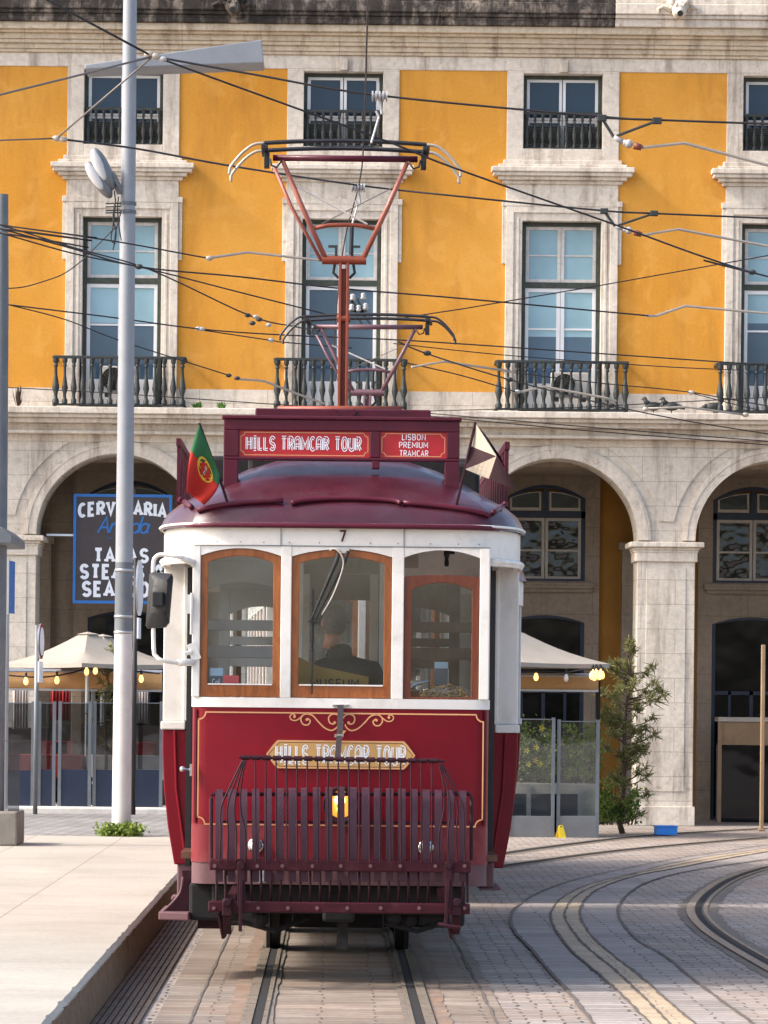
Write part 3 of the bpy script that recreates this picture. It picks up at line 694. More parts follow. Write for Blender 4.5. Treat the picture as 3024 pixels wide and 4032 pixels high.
# arches and pillars
zs = fz(-348); zt = fz(-552); dep = .75
ARCH = [9.3 + 474.6*k - 4 for k in range(-2, 4)]
for c in ARCH:
    cx = fx(c); r = fx(175); half = fx(237.3)
    a = MB(); n = 40
    bot = [(cx - r*cos(pi*i/n), zs + fx(4) + r*sin(pi*i/n)) for i in range(n+1)]
    a.strip([(cx-half, zs), (cx-r, zs)] + bot + [(cx+r, zs),(cx+half-.0005, zs)], zt, .03, dep)
    a = a.build('arch', X['stone'], bld)
    ov = MB()
    def arcpts(R, n=44): return [(cx - R*cos(pi*i/n), zs+fx(4) + R*sin(pi*i/n)) for i in range(n+1)]
    o, i_ = arcpts(fx(203)), arcpts(r+.002)
    ov.ring(o + [(o[-1][0], zs), (i_[-1][0], zs)][:0], i_, -.02, .04)
    ov.f = [f for f in ov.f if not (0 in [q % len(o) for q in f] and len(o)-1 in [q % len(o) for q in f])]
    ov.build('archivolt', X['stone_trim'], a, 30)
    o2 = arcpts(fx(198)); i2 = arcpts(fx(193)); gg = MB(); gg.ring(o2, i2, -.032, -.02); gg.f = [f for f in gg.f if not (0 in [q % len(o2) for q in f] and len(o2)-1 in [q % len(o2) for q in f])]
    gg.build('moulding', X['stone_trim'], a, 30)
PIL = [9.3 + 474.6*(k-.5) - 4 for k in range(-2, 5)]
for c in PIL:
    cx = fx(c); p = MB(); hw = fx(62)
    p.box(cx-hw, cx+hw, 0, dep, 0, fz(-306)); 
    p.box(cx-hw+.13, cx+hw-.13, -.012, 0, .5, fz(-292))
    p.box(cx-hw-.03, cx+hw+.03, -.03, dep+.03, 0, .28)
    p = p.build('pillar', X['stone'], bld, bevel=.012)
    im = MB()
    for (ya,yb,half,d) in [(-306,-331,67,.04),(-331,-337,71,.07),(-337,-348,80,.13),(-326,-331,69,.055)]: im.box(cx-fx(half), cx+fx(half), -d, dep+d*.5, fz(ya), fz(yb)-.0005)
    im.build('impost', X['stone_trim'], p, bevel=.012)
    # spandrel panel between two arches
    sp = MB(); n = 16; R = fx(225); off = fx(237.3); zz = zs+fx(4)
    zlow, ztop = fz(-393), fz(-552)
    def xarc(z, s):                                            # arc edge of the neighbouring arch
        d = z - zz; q = R*R - d*d
        return cx - s*(off - (sqrt(q) if q > 0 else 0))
    L = []; 
    for i in range(n+1):
        z = zlow + (ztop-zlow)*i/n; d = z-zz; q = R*R-d*d
        xx = off - (sqrt(q) if q > 0 else 0.0); L.append((min(xx, off-.09), z))
    poly_v = [(cx-x, .0, z) for x,z in L]+[(cx+x, .0, z) for x,z in L]+[(cx-x, .035, z) for x,z in L]+[(cx+x, .035, z) for x,z in L]; m = n+1; fs = []
    for i in range(n): fs += [(i, m+i, m+i+1, i+1),(2*m+i, i, i+1, 2*m+i+1),(m+i, 3*m+i, 3*m+i+1, m+i+1)]
    fs.append((0,2*m,3*m,m)); sp.add(poly_v, fs); sp.build('spandrel', X['stone'], p)

# gallery behind the arcade
YB = 2.9; SB = (YF+YB)/FPX
def bx(px): return px*SB
def bz(py): return EYE - py*SB
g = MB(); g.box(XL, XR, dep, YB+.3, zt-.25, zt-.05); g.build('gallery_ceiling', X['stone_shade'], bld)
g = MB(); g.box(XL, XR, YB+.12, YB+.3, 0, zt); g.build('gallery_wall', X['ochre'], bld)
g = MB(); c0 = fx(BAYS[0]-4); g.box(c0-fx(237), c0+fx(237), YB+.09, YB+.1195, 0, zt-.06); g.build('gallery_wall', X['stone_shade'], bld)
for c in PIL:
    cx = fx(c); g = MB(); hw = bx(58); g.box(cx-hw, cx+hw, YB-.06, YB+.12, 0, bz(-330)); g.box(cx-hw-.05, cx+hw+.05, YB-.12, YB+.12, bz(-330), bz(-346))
    # cross arch from pillar to pilaster
    n = 20; y0, y1 = dep, YB-.06; R = (y1-y0)/2; rise = zt-.25-bz(-346)-.15
    bot = [(y0 + (y1-y0)*i/n, bz(-346) + rise*sin(pi*i/n)) for i in range(n+1)]
    vs = []; 
    for sx in (-.22,.22): vs += [(cx+sx, y, z) for y,z in bot] + [(cx+sx, y, zt-.25) for y,z in bot]
    m = n+1; fs = []
    for i in range(n): fs += [(i,i+1,m+i+1,m+i),(2*m+i+1,2*m+i,3*m+i,3*m+i+1),(i+1,i,2*m+i,2*m+i+1)]
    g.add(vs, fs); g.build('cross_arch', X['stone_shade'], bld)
for ib, c in enumerate([9.3+474.6*k-4 for k in range(-1,3)]):
    cx = fx(c)
    # stone surround, upper and lower openings
    s = MB(); H = bx(87); W = bx(118)
    for sg in (-1,1): a, b_ = sorted((cx+sg*H, cx+sg*W)); s.box(a, b_, YB-.02, YB+.12, 0, bz(-500))
    s.header(cx-W, cx+W, bz(-500), bz(-440), bx(30), YB-.015, YB+.12, 16, cx-H, cx+H)
    s.box(cx-H, cx+H, YB-.02, YB+.12, bz(-235), bz(-262)); s.box(cx-bx(106), cx+bx(106), YB-.14, YB-.02, bz(-246), bz(-258)); s.box(cx-bx(100), cx+bx(100), YB-.09, YB-.02, bz(-238), bz(-246))
    s.header(cx-H, cx+H, bz(-235), bz(-172), bx(16), YB-.018, YB+.12, 16)
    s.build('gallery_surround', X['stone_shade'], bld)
    # upper window, lunette over two leaves
    w = MB(); w.ring([(cx-H,bz(-262)),(cx+H,bz(-262)),(cx+H,bz(-440))]+[(cx+H*(1-2*i/14), bz(-440)+bx(30)*(1-(1-2*i/14)**2)) for i in range(1,14)]+[(cx-H,bz(-440))],
                     [(cx-H+bx(9),bz(-262)+bx(5)),(cx+H-bx(9),bz(-262)+bx(5)),(cx+H-bx(9),bz(-440))]+[(cx+(H-bx(9))*(1-2*i/14), bz(-440)+bx(22)*(1-(1-2*i/14)**2)) for i in range(1,14)]+[(cx-H+bx(9),bz(-440))], YB+.02, YB+.08)
    w.box(cx-H, cx+H, YB+.02, YB+.08, bz(-398), bz(-412)); w.box(cx-bx(5), cx+bx(5), YB+.02, YB+.08, bz(-412), bz(-462))
    w = w.build('gallery_window', X['blue_joinery'], bld)
    cs = MB()
    for sg in (-1,1):
        a, b_ = sorted((cx+sg*bx(1), cx+sg*bx(78))); rect_frame(a, b_, bz(-266), bz(-398), bx(6), YB+.03, YB+.07, cs); cs.box(a+bx(6), b_-bx(6), YB+.04, YB+.06, bz(-326), bz(-330))
        a, b_ = sorted((cx+sg*bx(9), cx+sg*bx(76))); n = 8
        o = [(a,bz(-414)),(b_,bz(-414))]+[(b_+(a-b_)*i/n, bz(-414)+bx(22)+ (bx(20)*(1-((b_+(a-b_)*i/n-cx)/H)**2))) for i in range(n+1)]
        m_ = Vector((sum(q[0] for q in o)/len(o), sum(q[1] for q in o)/len(o))); inn = [(m_.x+(q[0]-m_.x)*.88, m_.y+(q[1]-m_.y)*.78) for q in o]
        cs.ring(o, inn, YB+.03, YB+.07)
    cs.build('casement', X['cream_joinery'], w)
    p = MB(); p.box(cx-H+.02, cx+H-.02, YB+.05, YB+.055, bz(-264), bz(-400)); p.build('pane', X['pane_wavy'], w)
    p = MB(); p.box(cx-H+.02, cx+H-.02, YB+.06, YB+.065, bz(-400), bz(-455)); p.build('pane', X['pane_shop'], w)
    # shop opening
    d = MB(); d.ring([(cx-H,.0),(cx+H,.0),(cx+H,bz(-172))]+[(cx+H*(1-2*i/14), bz(-172)+bx(16)*(1-(1-2*i/14)**2)) for i in range(1,14)]+[(cx-H,bz(-172))],
                     [(cx-H+bx(8),.04),(cx+H-bx(8),.04),(cx+H-bx(8),bz(-172))]+[(cx+(H-bx(8))*(1-2*i/14), bz(-172)+bx(10)*(1-(1-2*i/14)**2)) for i in range(1,14)]+[(cx-H+bx(8),bz(-172))], YB+.02, YB+.09)
    d.box(cx-H+bx(8), cx+H-bx(8), YB+.03, YB+.08, bz(-20), bz(-28)); d.box(cx-bx(4), cx+bx(4), YB+.03, YB+.08, .04, bz(-28)); d.box(cx-bx(50), cx-bx(44), YB+.03, YB+.08, .04, bz(-28)); d.box(cx+bx(44), cx+bx(50), YB+.03, YB+.08, .04, bz(-28))
    d = d.build('shop_door', X['blue_joinery'], bld)
    p = MB(); p.box(cx-H+.02, cx+H-.02, YB+.06, YB+.065, .03, bz(-187)); p.build('pane', X['pane_shop'], d)
# gable wall ends so that the block stays closed
g = MB(); g.box(XL-.4, XL, 0, 8, 0, fz(-1540)); g.build('side_wall', X['yellow'], bld); g = MB(); g.box(XR, XR+.4, 0, 8, 0, fz(-1540)); g.build('side_wall', X['yellow'], bld)
g = MB(); g.box(XL, XR, .5, 8, fz(-1540), fz(-1546)); g.build('roof', X['stone_dark'], bld)

# air conditioners standing on two of the balconies
def air_con(px, py, w, h, label, sticker=False):
    c = Vector((fx(px), YF-.26, fz(py))); e = empty('air_conditioner', c, 0, label, 'air conditioner', 'air conditioners on the balconies')
    W, H = fx(w), fx(h); b = MB(); b.box(-W/2, W/2, 0, .16, 0, H); b.build('casing', X['white_old'], e, bevel=.012)
    f = MB(); fc = (-W*.16, -.012, H*.52); f.lathe([(H*.42,0),(H*.42,.02),(.01,.02)], fc, 20, 'y'); f.build('fan_opening', X['t_dark'], e)
    g = MB()
    for k in range(5):
        R = H*.42*(k+1)/5; g.tube([(fc[0]+R*cos(2*pi*i/20), -.016, fc[2]+R*sin(2*pi*i/20)) for i in range(21)], .003, 4, False)
    for k in range(8): a = pi*k/8; g.tube([(fc[0]-H*.42*cos(a), -.018, fc[2]-H*.42*sin(a)), (fc[0]+H*.42*cos(a), -.018, fc[2]+H*.42*sin(a))], .003, 4)
    g.build('grille', X['louvre'], e)
    f = MB(); f.box(-W*.4, -W*.3, 0, .16, -.05, 0); f.box(W*.3, W*.4, 0, .16, -.05, 0); f.build('foot', X['iron'], e)
    if sticker: s = MB(); s.box(W*.3, W*.46, -.004, 0, H*.7, H*.9); s.build('label', X['sign_blue'], e)
air_con(504, -655, 84, 54, 'cream air conditioner with round black fan on the balcony right of the pantograph')
air_con(-490+22, -655, 74, 58, 'cream air conditioner with blue label on the balcony behind the grey pole', True)
# weeds rooted on the string course
def tuft(loc, r, h, n, label, mat=None, cat='plant', sub='leaf_clump'):
    b = MB()
    for k in range(n):
        a = random.uniform(0, 2*pi); q = random.uniform(.2,1)*r; tip = Vector((q*cos(a), q*sin(a)*.6, h*random.uniform(.4,1))); base = Vector((.2*q*cos(a), .2*q*sin(a), 0)); m = (tip+base)/2
        wv = Vector((-sin(a), cos(a), .3)).normalized()*random.uniform(.25,.5)*r*.35
        b.add([base, m-wv, tip, m+wv], [(0,1,2,3)])
    e = b.build('wild_plant', mat or X['weed'], None, loc=loc); return tag(e, label, cat)
tuft((fx(-296), YF-.4, fz(-620)), .14, .12, 60, 'small dark weed on the stone ledge left of its twin tuft')
tuft((fx(-245), YF-.4, fz(-620)), .10, .13, 60, 'slightly taller dark weed on the stone ledge nearer the sign board')
tuft((fx(-682), YF-.42, fz(-620)), .12, .34, 26, 'spindly dry weed on the ledge at the far left', X['bark'])
# ------------------------------------------------------------------ terrace, poles, plants
def rect3(u0, u1, v0, v1, Y):
    a, b = at(u0, v1, Y), at(u1, v0, Y); return a.x, b.x, a.z, b.z
def parasol(u, vtop, vedge, half_m, Y, label, zbase=ZP, rot=0.0, capw=.16):
    top = at(u, vtop, Y); zed = at(u, vedge, Y).z
    e = empty('parasol', (top.x, Y, zbase), rot, label, 'parasol', 'cream parasols of the terrace')
    zt, ze = top.z - zbase, zed - zbase; N = 4; b = MB(); vs = []; seg = 8; rows = 7
    for j in range(rows+1):
        t = j/rows
        for k in range(N*seg):
            a = 2*pi*k/(N*seg); s = (k % seg)/seg; A, B = 2*pi*(k//seg)/N, 2*pi*((k//seg)+1)/N
            p = Vector((cos(A), sin(A)))*(1-s) + Vector((cos(B), sin(B)))*s
            sag = -.05*sin(pi*t) - .012*sin(pi*s)*t
            r = capw*.8 + (half_m-capw*.8)*t
            vs.append((p.x*r, p.y*r, zt-.03 + (ze-zt+.03)*t + sag))
    n = N*seg; fs = [(j*n+k, (j+1)*n+k, (j+1)*n+(k+1)%n, j*n+(k+1)%n) for j in range(rows) for k in range(n)]
    base = len(vs); vs += [(x,y,z-.055) for x,y,z in vs[rows*n:rows*n+n]]
    fs += [(rows*n+k, base+k, base+(k+1)%n, rows*n+(k+1)%n) for k in range(n)]
    b.add(vs, fs); b.build('canopy', X['canvas'], e, 40)
    c = MB(); 
    c.add([(capw*cos(2*pi*k/4), capw*sin(2*pi*k/4), zt-.02) for k in range(4)]+[(0,0,zt+.015)], [(0,1,4),(1,2,4),(2,3,4),(3,0,4),(3,2,1,0)]); c.build('vent_cap', X['canvas'], e)
    m = MB(); m.lathe([(.03,0),(.03,zt-.06)], (0,0,.06), 10); m.build('mast', X['alu'], e)
    m = MB(); m.box(-.28,.28,-.28,.28,0,.06); m.build('base', X['planter'], e, bevel=.01)
    for k in range(4):
        a = 2*pi*k/4; r = MB(); r.bar((.03*cos(a),.03*sin(a),zt-.12), ((half_m-.03)*cos(a),(half_m-.03)*sin(a),ze-.03), .025); r.build('rib', X['t_dark'], e)
    return e
parasol(190, 1367, 1434, 1.13, 47.9, 'cream parasol standing nearest on the terrace left of the tram')
parasol(222, 1372, 1430, 1.05, 50.4, 'cream parasol half hidden behind the nearer one left of the tram', rot=.2)
parasol(1100, 1357, 1432, 1.36, 47.9, 'large cream parasol right of the tram with a lamp cluster at its corner', zbase=0.0)
# tan roller screens under the parasols
def roller(u0, u1, v0, v1, Y, label):
    x0, x1, z0, z1 = rect3(u0, u1, v0, v1, Y); e = empty('roller_screen', ((x0+x1)/2, Y, 0), 0, label, 'awning', 'tan roller screens of the terrace')
    w = (x1-x0)/2; b = MB(); n = 24
    vs = []
    for i in range(n+1):
        x = -w + 2*w*i/n
        for z, yy in ((z1,0),((z0+z1)/2, .012*sin(i*1.7)),(z0+.02,.015*sin(i*1.1)),(z0,.02)): vs.append((x, yy, z))
    b.add(vs, [(4*i+k, 4*i+4+k, 4*i+5+k, 4*i+1+k) for i in range(n) for k in range(3)]); b.build('cloth', X['canvas_tan'], e, True)
    b = MB(); b.tube([(-w,.03,z1+.01),(w,.03,z1+.01)], .035, 10); b.build('roller_tube', X['alu'], e)
    b = MB(); b.box(-w, w, -.0, .04, z0-.03, z0); b.build('hem_bar', X['alu'], e)
    for s in (-1,1): b = MB(); b.box(s*w-.03, s*w+.03, .05, .11, ZP if u0 < 700 else 0, z1+.02); b.build('post', X['t_dark'], e)
    return e
roller(-40, 350, 1454, 1486, 48.6, 'long tan roller screen under the parasols left of the tram')
roller(1085, 1293, 1462, 1488, 48.3, 'short tan roller screen under the parasol right of the tram')
# festoon lights
def festoon(pts, bulbs, label, Y, lit=None):
    e = empty('string_light', at(*pts[0], Y), 0, label, 'string light', 'bulb strings under the parasols'); o = Vector(e.location)
    b = MB(); b.tube([at(u,v,Y)-o for u,v in pts], .012, 6); b.build('cable', X['wire'], e)
    for i, (u, v) in enumerate(bulbs):
        p = at(u, v, Y) - o; on = lit is None or lit[i]
        s = MB(); s.lathe([(.016,.05),(.018,.10),(.012,.115)], p, 8); s.build('socket', X['wire'], e)
        s = MB(); s.lathe([(.004,-.055),(.022,-.045),(.032,-.02),(.03,.01),(.018,.04),(.014,.055)], p, 10); s.build('bulb', X['bulb'] if on else X['bulb_off'], e, True)
festoon([(-30,1452),(30,1460),(56,1462),(90,1463),(123,1460),(160,1452),(190,1443),(215,1440),(260,1452),(300,1450),(345,1455)], [(56,1471),(123,1469),(187,1450),(206,1448),(305,1466)], 'bulb string hanging before the roller screen left of the tram', 47.6)
festoon([(1100,1448),(1158,1451),(1190,1450),(1223,1453),(1255,1447),(1300,1443)], [(1158,1462),(1223,1464),(1278,1459),(1284,1462),(1290,1457),(1295,1460),(1301,1458),(1288,1453),(1281,1454),(1297,1453)], 'bulb string right of the tram ending in a cluster of lit bulbs', 47.3, [True,False]+[True]*8)
# glazed wind screens with board bases
def wind_screen(u0, u1, Y, label, z0=ZP+.075, vtop=1520, vboard=1662, board='navy', pane='clear'):
    x0, x1, zb, zt = rect3(u0, u1, vtop, 1740, Y); zm = at(u0, vboard, Y).z
    e = empty('wind_screen', ((x0+x1)/2, Y, z0), 0, label, 'wind screen', 'glazed wind screens of the terrace'); w = (x1-x0)/2
    b = MB(); b.box(-w, w, -.02, .02, 0, zm-z0); b.build('board', X[board], e, bevel=.006)
    b = MB(); b.box(-w+.02, w-.02, -.006, .006, zm-z0+.002, zt-z0); b.build('pane', X[pane], e)
    for s in (-1,1): b = MB(); b.box(s*w-.022, s*w+.022, -.03, .03, 0, zt-z0+.03); b.build('post', X['pole_dark'], e)
    b = MB(); b.box(-w+.022, w-.022, -.02, .02, zt-z0, zt-z0+.012); b.build('top_rail', X['pole_dark'], e)
    return e
Yw = 47.2
wind_screen(-60, 72, Yw, 'navy based wind screen at the far left edge behind the sign post')
wind_screen(84, 118, Yw+.02, 'narrow navy based wind screen right of the round sign post')
wind_screen(128, 195, Yw, 'navy based wind screen before the red cloth left of the small pine')
wind_screen(203, 272, Yw+.02, 'navy based wind screen behind the grey lamp pole')
wind_screen(282, 349, Yw, 'navy based wind screen between lamp pole and tram')
wind_screen(1100, 1196, 47.05, 'low glass screen before the planter close to the tram', 0.0, 1555, 1762, 'metal_grey', 'clear_bright')
wind_screen(1206, 1292, 47.07, 'low glass screen before the planter beside the young pine', 0.0, 1560, 1762, 'metal_grey', 'clear_bright')
def pillar_post(u0, u1, v0, v1, Y, mat, label, z0):
    x0, x1, _, zt = rect3(u0, u1, v0, v1, Y); b = MB(); b.box(x0, x1, Y-.05, Y+.05, z0, zt); b.box(x0-.02, x1+.02, Y-.07, Y+.07, z0, z0+.03)
    return tag(b.build('awning_post', X[mat], bevel=.008), label, 'post', 'posts of the terrace roof')
pillar_post(152, 177, 1486, 1740, 48.9, 'stone_shade', 'broad grey post left of the red cloth under the roller screen', ZP)
pillar_post(195, 206, 1486, 1740, 48.9, 'metal_grey', 'slim grey post right of the red cloth under the roller screen', ZP)
pillar_post(1641, 1653, 1393, 1781, 50.2, 'tan_board', 'pale square post at the right edge of the arcade', 0)
# hanging cloths and tables behind the screens
def cloth(u0, u1, v0, v1, Y, mat, label):
    x0, x1, z0, z1 = rect3(u0, u1, v0, v1, Y); b = MB(); n = 28; vs = []
    for i in range(n+1):
        x = x0+(x1-x0)*i/n; dy = .03*sin(i*1.3)+.015*sin(i*2.9)
        for k in range(4): vs.append((x, Y+dy*(.4+.2*k), z1+(z0-z1)*k/3))
    b.add(vs, [(4*i+k, 4*i+4+k, 4*i+5+k, 4*i+1+k) for i in range(n) for k in range(3)])
    o = b.build('hanging_cloth', X[mat], None, True); md = o.modifiers.new('thick','SOLIDIFY'); md.thickness = .006
    return tag(o, label, 'cloth')
cloth(109, 151, 1488, 1556, 49.2, 'red_cloth', 'red cloth hanging in folds under the roller screen on the left')
cloth(26, 62, 1488, 1575, 49.2, 'linen', 'grey linen cloth hanging at the far left of the terrace')
cloth(284, 320, 1490, 1562, 49.3, 'linen', 'grey linen cloth hanging between the lamp pole and the tram')
def table(u, Y, w, d, mat, label, h=.74):
    p = at(u, 1650, Y); e = empty('terrace_table', (p.x, Y, ZP), 0, label, 'table', 'terrace tables behind the wind screens')
    b = MB(); b.box(-w/2,w/2,-d/2,d/2,h-.03,h); b.build('tabletop', X['dark_wood'], e)
    for sx in (-1,1):
        for sy in (-1,1): b = MB(); b.box(sx*(w/2-.05)-.02, sx*(w/2-.05)+.02, sy*(d/2-.05)-.02, sy*(d/2-.05)+.02, 0, h-.03); b.build('leg', X['dark_wood'], e)
    b = MB(); n = 40; vs = []
    for i in range(n):
        a = 2*pi*i/n; q = max(abs(cos(a)), abs(sin(a))); x, y = cos(a)/q*(w/2+.012), sin(a)/q*(d/2+.012); f = 1+.025*sin(i*2.4)
        vs += [(x,y,h+.004),(x*f,y*f,h-.14),(x*f*1.01,y*f*1.01,h-.3-.02*sin(i*1.9))]
    b.add(vs+[(0,0,h+.005)], [(3*i+k,3*i+k+1,3*((i+1)%n)+k+1,3*((i+1)%n)+k) for i in range(n) for k in range(2)]+[(3*i,3*((i+1)%n),3*n) for i in range(n)])
    o = b.build('tablecloth', X[mat], None, 50, loc=(p.x, Y, ZP)); tag(o, label.replace('table', 'tablecloth draped on the table', 1), 'tablecloth', 'tablecloths on the terrace')
for u, m_, l in ((52,'pink_cloth','rose clothed table at the far left behind the wind screen'),(138,'red_cloth','red clothed table below the hanging red cloth'),(232,'linen','linen clothed table behind the grey lamp pole'),(322,'linen','linen clothed table beside the tram')):
    table(u, 48.1, .5, .6, m_, l)
def chair(u, Y, mat, label, rz=0.0):
    p = at(u, 1650, Y); e = empty('terrace_chair', (p.x, Y, ZP), rz, label, 'chair', 'terrace chairs behind the wind screens')
    b = MB(); b.box(-.2,.2,-.2,.2,.43,.46); b.build('seat', X['dark_wood'], e, bevel=.01)
    b = MB(); b.box(-.2,.2,.18,.21,.58,.92); b.build('backrest', X[mat], e, bevel=.012)
    for sx in (-1,1):
        b = MB(); b.tube([(sx*.18,.19,0),(sx*.18,.19,.9)], .016, 6); b.build('leg', X['t_dark'], e); b = MB(); b.tube([(sx*.18,-.18,0),(sx*.18,-.18,.44)], .016, 6); b.build('leg', X['t_dark'], e)
for u, m_, l in ((38,'dark_wood','dark wooden chair at the far left table'),(112,'red_cloth','red backed chair left of the red clothed table'),(148,'pink_cloth','rose backed chair right of the red clothed table'),(306,'red_cloth','red backed chair at the table beside the tram')):
    chair(u, 48.75, m_, l)

def bench(u0, u1, v, Y, label):
    x0,x1,_,z1 = rect3(u0,u1,v,1700,Y); e = empty('terrace_bench', ((x0+x1)/2, Y, ZP), 0, label, 'bench', 'dark benches along the arcade'); w = (x1-x0)/2; H = z1-ZP
    b = MB(); b.box(-w,w,.0,.05,.30,H); b.build('backrest', X['dark_wood'], e, bevel=.01); b = MB(); b.box(-w,w,-.4,.0,.40,.45); b.build('seat', X['dark_wood'], e, bevel=.01)
    for s in (-1,1): b = MB(); b.box(s*(w-.06)-.03,s*(w-.06)+.03,-.38,.05,0,.40); b.build('leg', X['t_dark'], e)
bench(10, 105, 1572, 49.9, 'long dark bench back at the far left of the terrace'); bench(112, 190, 1562, 49.9, 'dark bench back below the red hanging cloth'); bench(208, 352, 1568, 49.9, 'dark bench back between the slim post and the tram')
# ---- round sign posts, seen nearly edge on
def sign_post(u, vb, vt, Y, disc_v0, disc_v1, label, mat, zb=ZP, du=6, rz=radians(86), face='sign_white', rim='red_cloth'):
    p = at(u, vb, Y); e = empty('traffic_sign', (p.x, Y, zb), 0, label, 'traffic sign'); zt = at(u, vt, Y).z - zb
    b = MB(); b.tube([(0,0,0),(0,0,zt)], .03, 10); b.build('post', X[mat], e, True)
    z0, z1 = at(u, disc_v1, Y).z - zb, at(u, disc_v0, Y).z - zb; r = (z1-z0)/2; c = (z0+z1)/2
    m = MB(); m.lathe([(r,-.012),(r,.012)], (0,0,0), 28, 'y'); o = m.build('disc', X['alu'], e, loc=(.05,-.02,c)); o.rotation_euler = (0,0,rz)
    m = MB(); m.lathe([(r*.99,-.016),(r*.99,-.013)], (0,0,0), 28, 'y'); q = m.build('rim', X[rim], o)
    m = MB(); m.lathe([(r*.8,-.019),(r*.8,-.0165)], (0,0,0), 28, 'y'); m.build('face', X[face], o)
    m = MB(); m.box(-.16,.16,-.01,.01,z0-.3,z0-.03); o2 = m.build('plate', X['sign_white'], e, loc=(.05,-.02,0)); o2.rotation_euler = (0,0,rz)
    return e
sign_post(76, 1742, 1350, 46.2, 1347, 1424, 'round traffic sign on a thin post before the left parasol', 'metal_grey')
sign_post(288, 1742, 1205, 46.4, 1210, 1330, 'white sign plate seen edge on behind the grey lamp pole', 'wire', rim='sign_white', rz=radians(87))
def street_name(u, v0, v1, Y, label):
    a, b_ = at(u, v1, Y), at(u, v0, Y); e = empty('blue_sign', (a.x, Y, ZP), 0, label, 'sign'); z0, z1 = a.z-ZP, b_.z-ZP
    m = MB(); m.box(-.2,.2,-.015,.015,z0+.3,z1); o = m.build('panel', X['sign_blue'], e); o.rotation_euler = (0,0,radians(84))
    m = MB(); m.box(-.22,-.20,-.02,.02,z0+.28,z1+.02); m.build('edge_strip', X['alu'], o)
    m = MB(); m.tube([(-.05,.04,0),(-.05,.04,z1)], .035, 8); m.build('post', X['alu'], e)
street_name(22, 1212, 1376, 45.0, 'tall narrow blue sign panel at the far left edge')

# ---- the tall lamp pole on the platform
Yp = 39.3; base = at(262, 1806, Yp)
pole = empty('lamp_pole', (base.x, Yp, ZP), 0, 'tall grey lamp pole standing on the pale platform left of the tram', 'lamp pole'); po = Vector(pole.location)
def pz(v): return at(268, v, Yp).z - ZP
def prad(z): return .108 - .0035*z
for nm, a, b_, mt in (('lower_shaft', 0, pz(1366), 'pole_pale'), ('middle_shaft', pz(1366), pz(1215), 'pole_dark'), ('upper_shaft', pz(1215), pz(-160), 'pole')):
    m = MB(); m.lathe([(prad(a+(b_-a)*i/6), a+(b_-a)*i/6) for i in range(7)], (0,0,0), 28); m.build(nm, X[mt], pole, 40)
for v in (1232, 1332, 1366): m = MB(); z = pz(v); m.lathe([(prad(z)+.004,z-.016),(prad(z)+.008,z),(prad(z)+.004,z+.016)], (0,0,0), 28); m.build('band', X['alu'], pole, True)
for v in (440, 458): m = MB(); z = pz(v); m.lathe([(prad(z)+.012,z-.018),(prad(z)+.012,z+.018)], (0,0,0), 24); m.build('clamp', X['pole_dark'], pole)
m = MB(); m.lathe([(.2,0),(.2,.03),(.13,.035)], (0,0,0), 24); m.build('base_plate', X['pole_pale'], pole)
# wing shaped lamp head behind the shaft
m = MB(); Yh = Yp+.25
top = [at(183,140,Yh)-po, at(565,86,Yh)-po]; bot = [at(183,150,Yh)-po, at(570,136,Yh)-po]
vs = []
for dy in (-.02, .5): vs += [top[0]+Vector((0,dy,0)), top[1]+Vector((0,dy,.0)), bot[1]+Vector((0,dy,0)), bot[0]+Vector((0,dy,0))]
m.add(vs, [(0,3,2,1),(4,5,6,7),(0,1,5,4),(1,2,6,5),(2,3,7,6),(3,0,4,7)]); lh = m.build('lamp_wing', X['pole'], pole, bevel=.012)
# twin oval flood lights with bracket and loose leads
for (pts, w_, th) in ((((203,320),(216,350),(232,385),(243,412)), .17, .07), (((190,350),(205,372),(224,404),(240,428)), .16, .06)):
    P = [at(u,v,Yp-.1)-po for u,v in pts]; ctr = (P[0]+P[-1])/2; d = (P[-1]-P[0]); L = d.length; d.normalize()
    b = MB(); b.ball((0,0,0), (w_/2, .12, L/2), 18, 12); o = b.build('flood_light', X['metal_grey'], pole, True, loc=ctr); o.rotation_euler = (0, math.atan2(d.x, d.z), 0)
    k = MB(); k.ball((.03,-.1,-.05), (w_*.34, .035, L*.36), 16, 10); k.build('front_glass', X['pole_pale'], o, True)
m = MB(); c = at(258,414,Yp-.05)-po; m.bar(at(244,384,Yp-.08)-po, at(262,418,Yp-.02)-po, .09, .06); m.lathe([(.05,-.12),(.05,.0)], at(244,384,Yp)-po, 14, 'y'); m.build('bracket', X['metal_grey'], pole, bevel=.01)
m = MB()
for k, vv in enumerate((440,447,455,460)): m.tube([at(228,vv,Yp-.12)-po, at(262,vv-1,Yp-.1)-po], .008, 6)
m.build('prong', X['iron'], pole)
m = MB()
for pts in (((247,412),(249,440),(245,480),(240,518),(250,526)), ((256,425),(254,455),(258,495),(262,520)), ((250,430),(244,470),(251,505),(244,540)), ((262,455),(256,478),(250,500),(246,530))):
    m.tube(spline([at(u,v,Yp-.13-.01*i)-po for i,(u,v) in enumerate(pts)], 5), .007, 6)
m.build('cable', X['wire'], pole)
WEED = (base.x, Yp-.12, ZP)
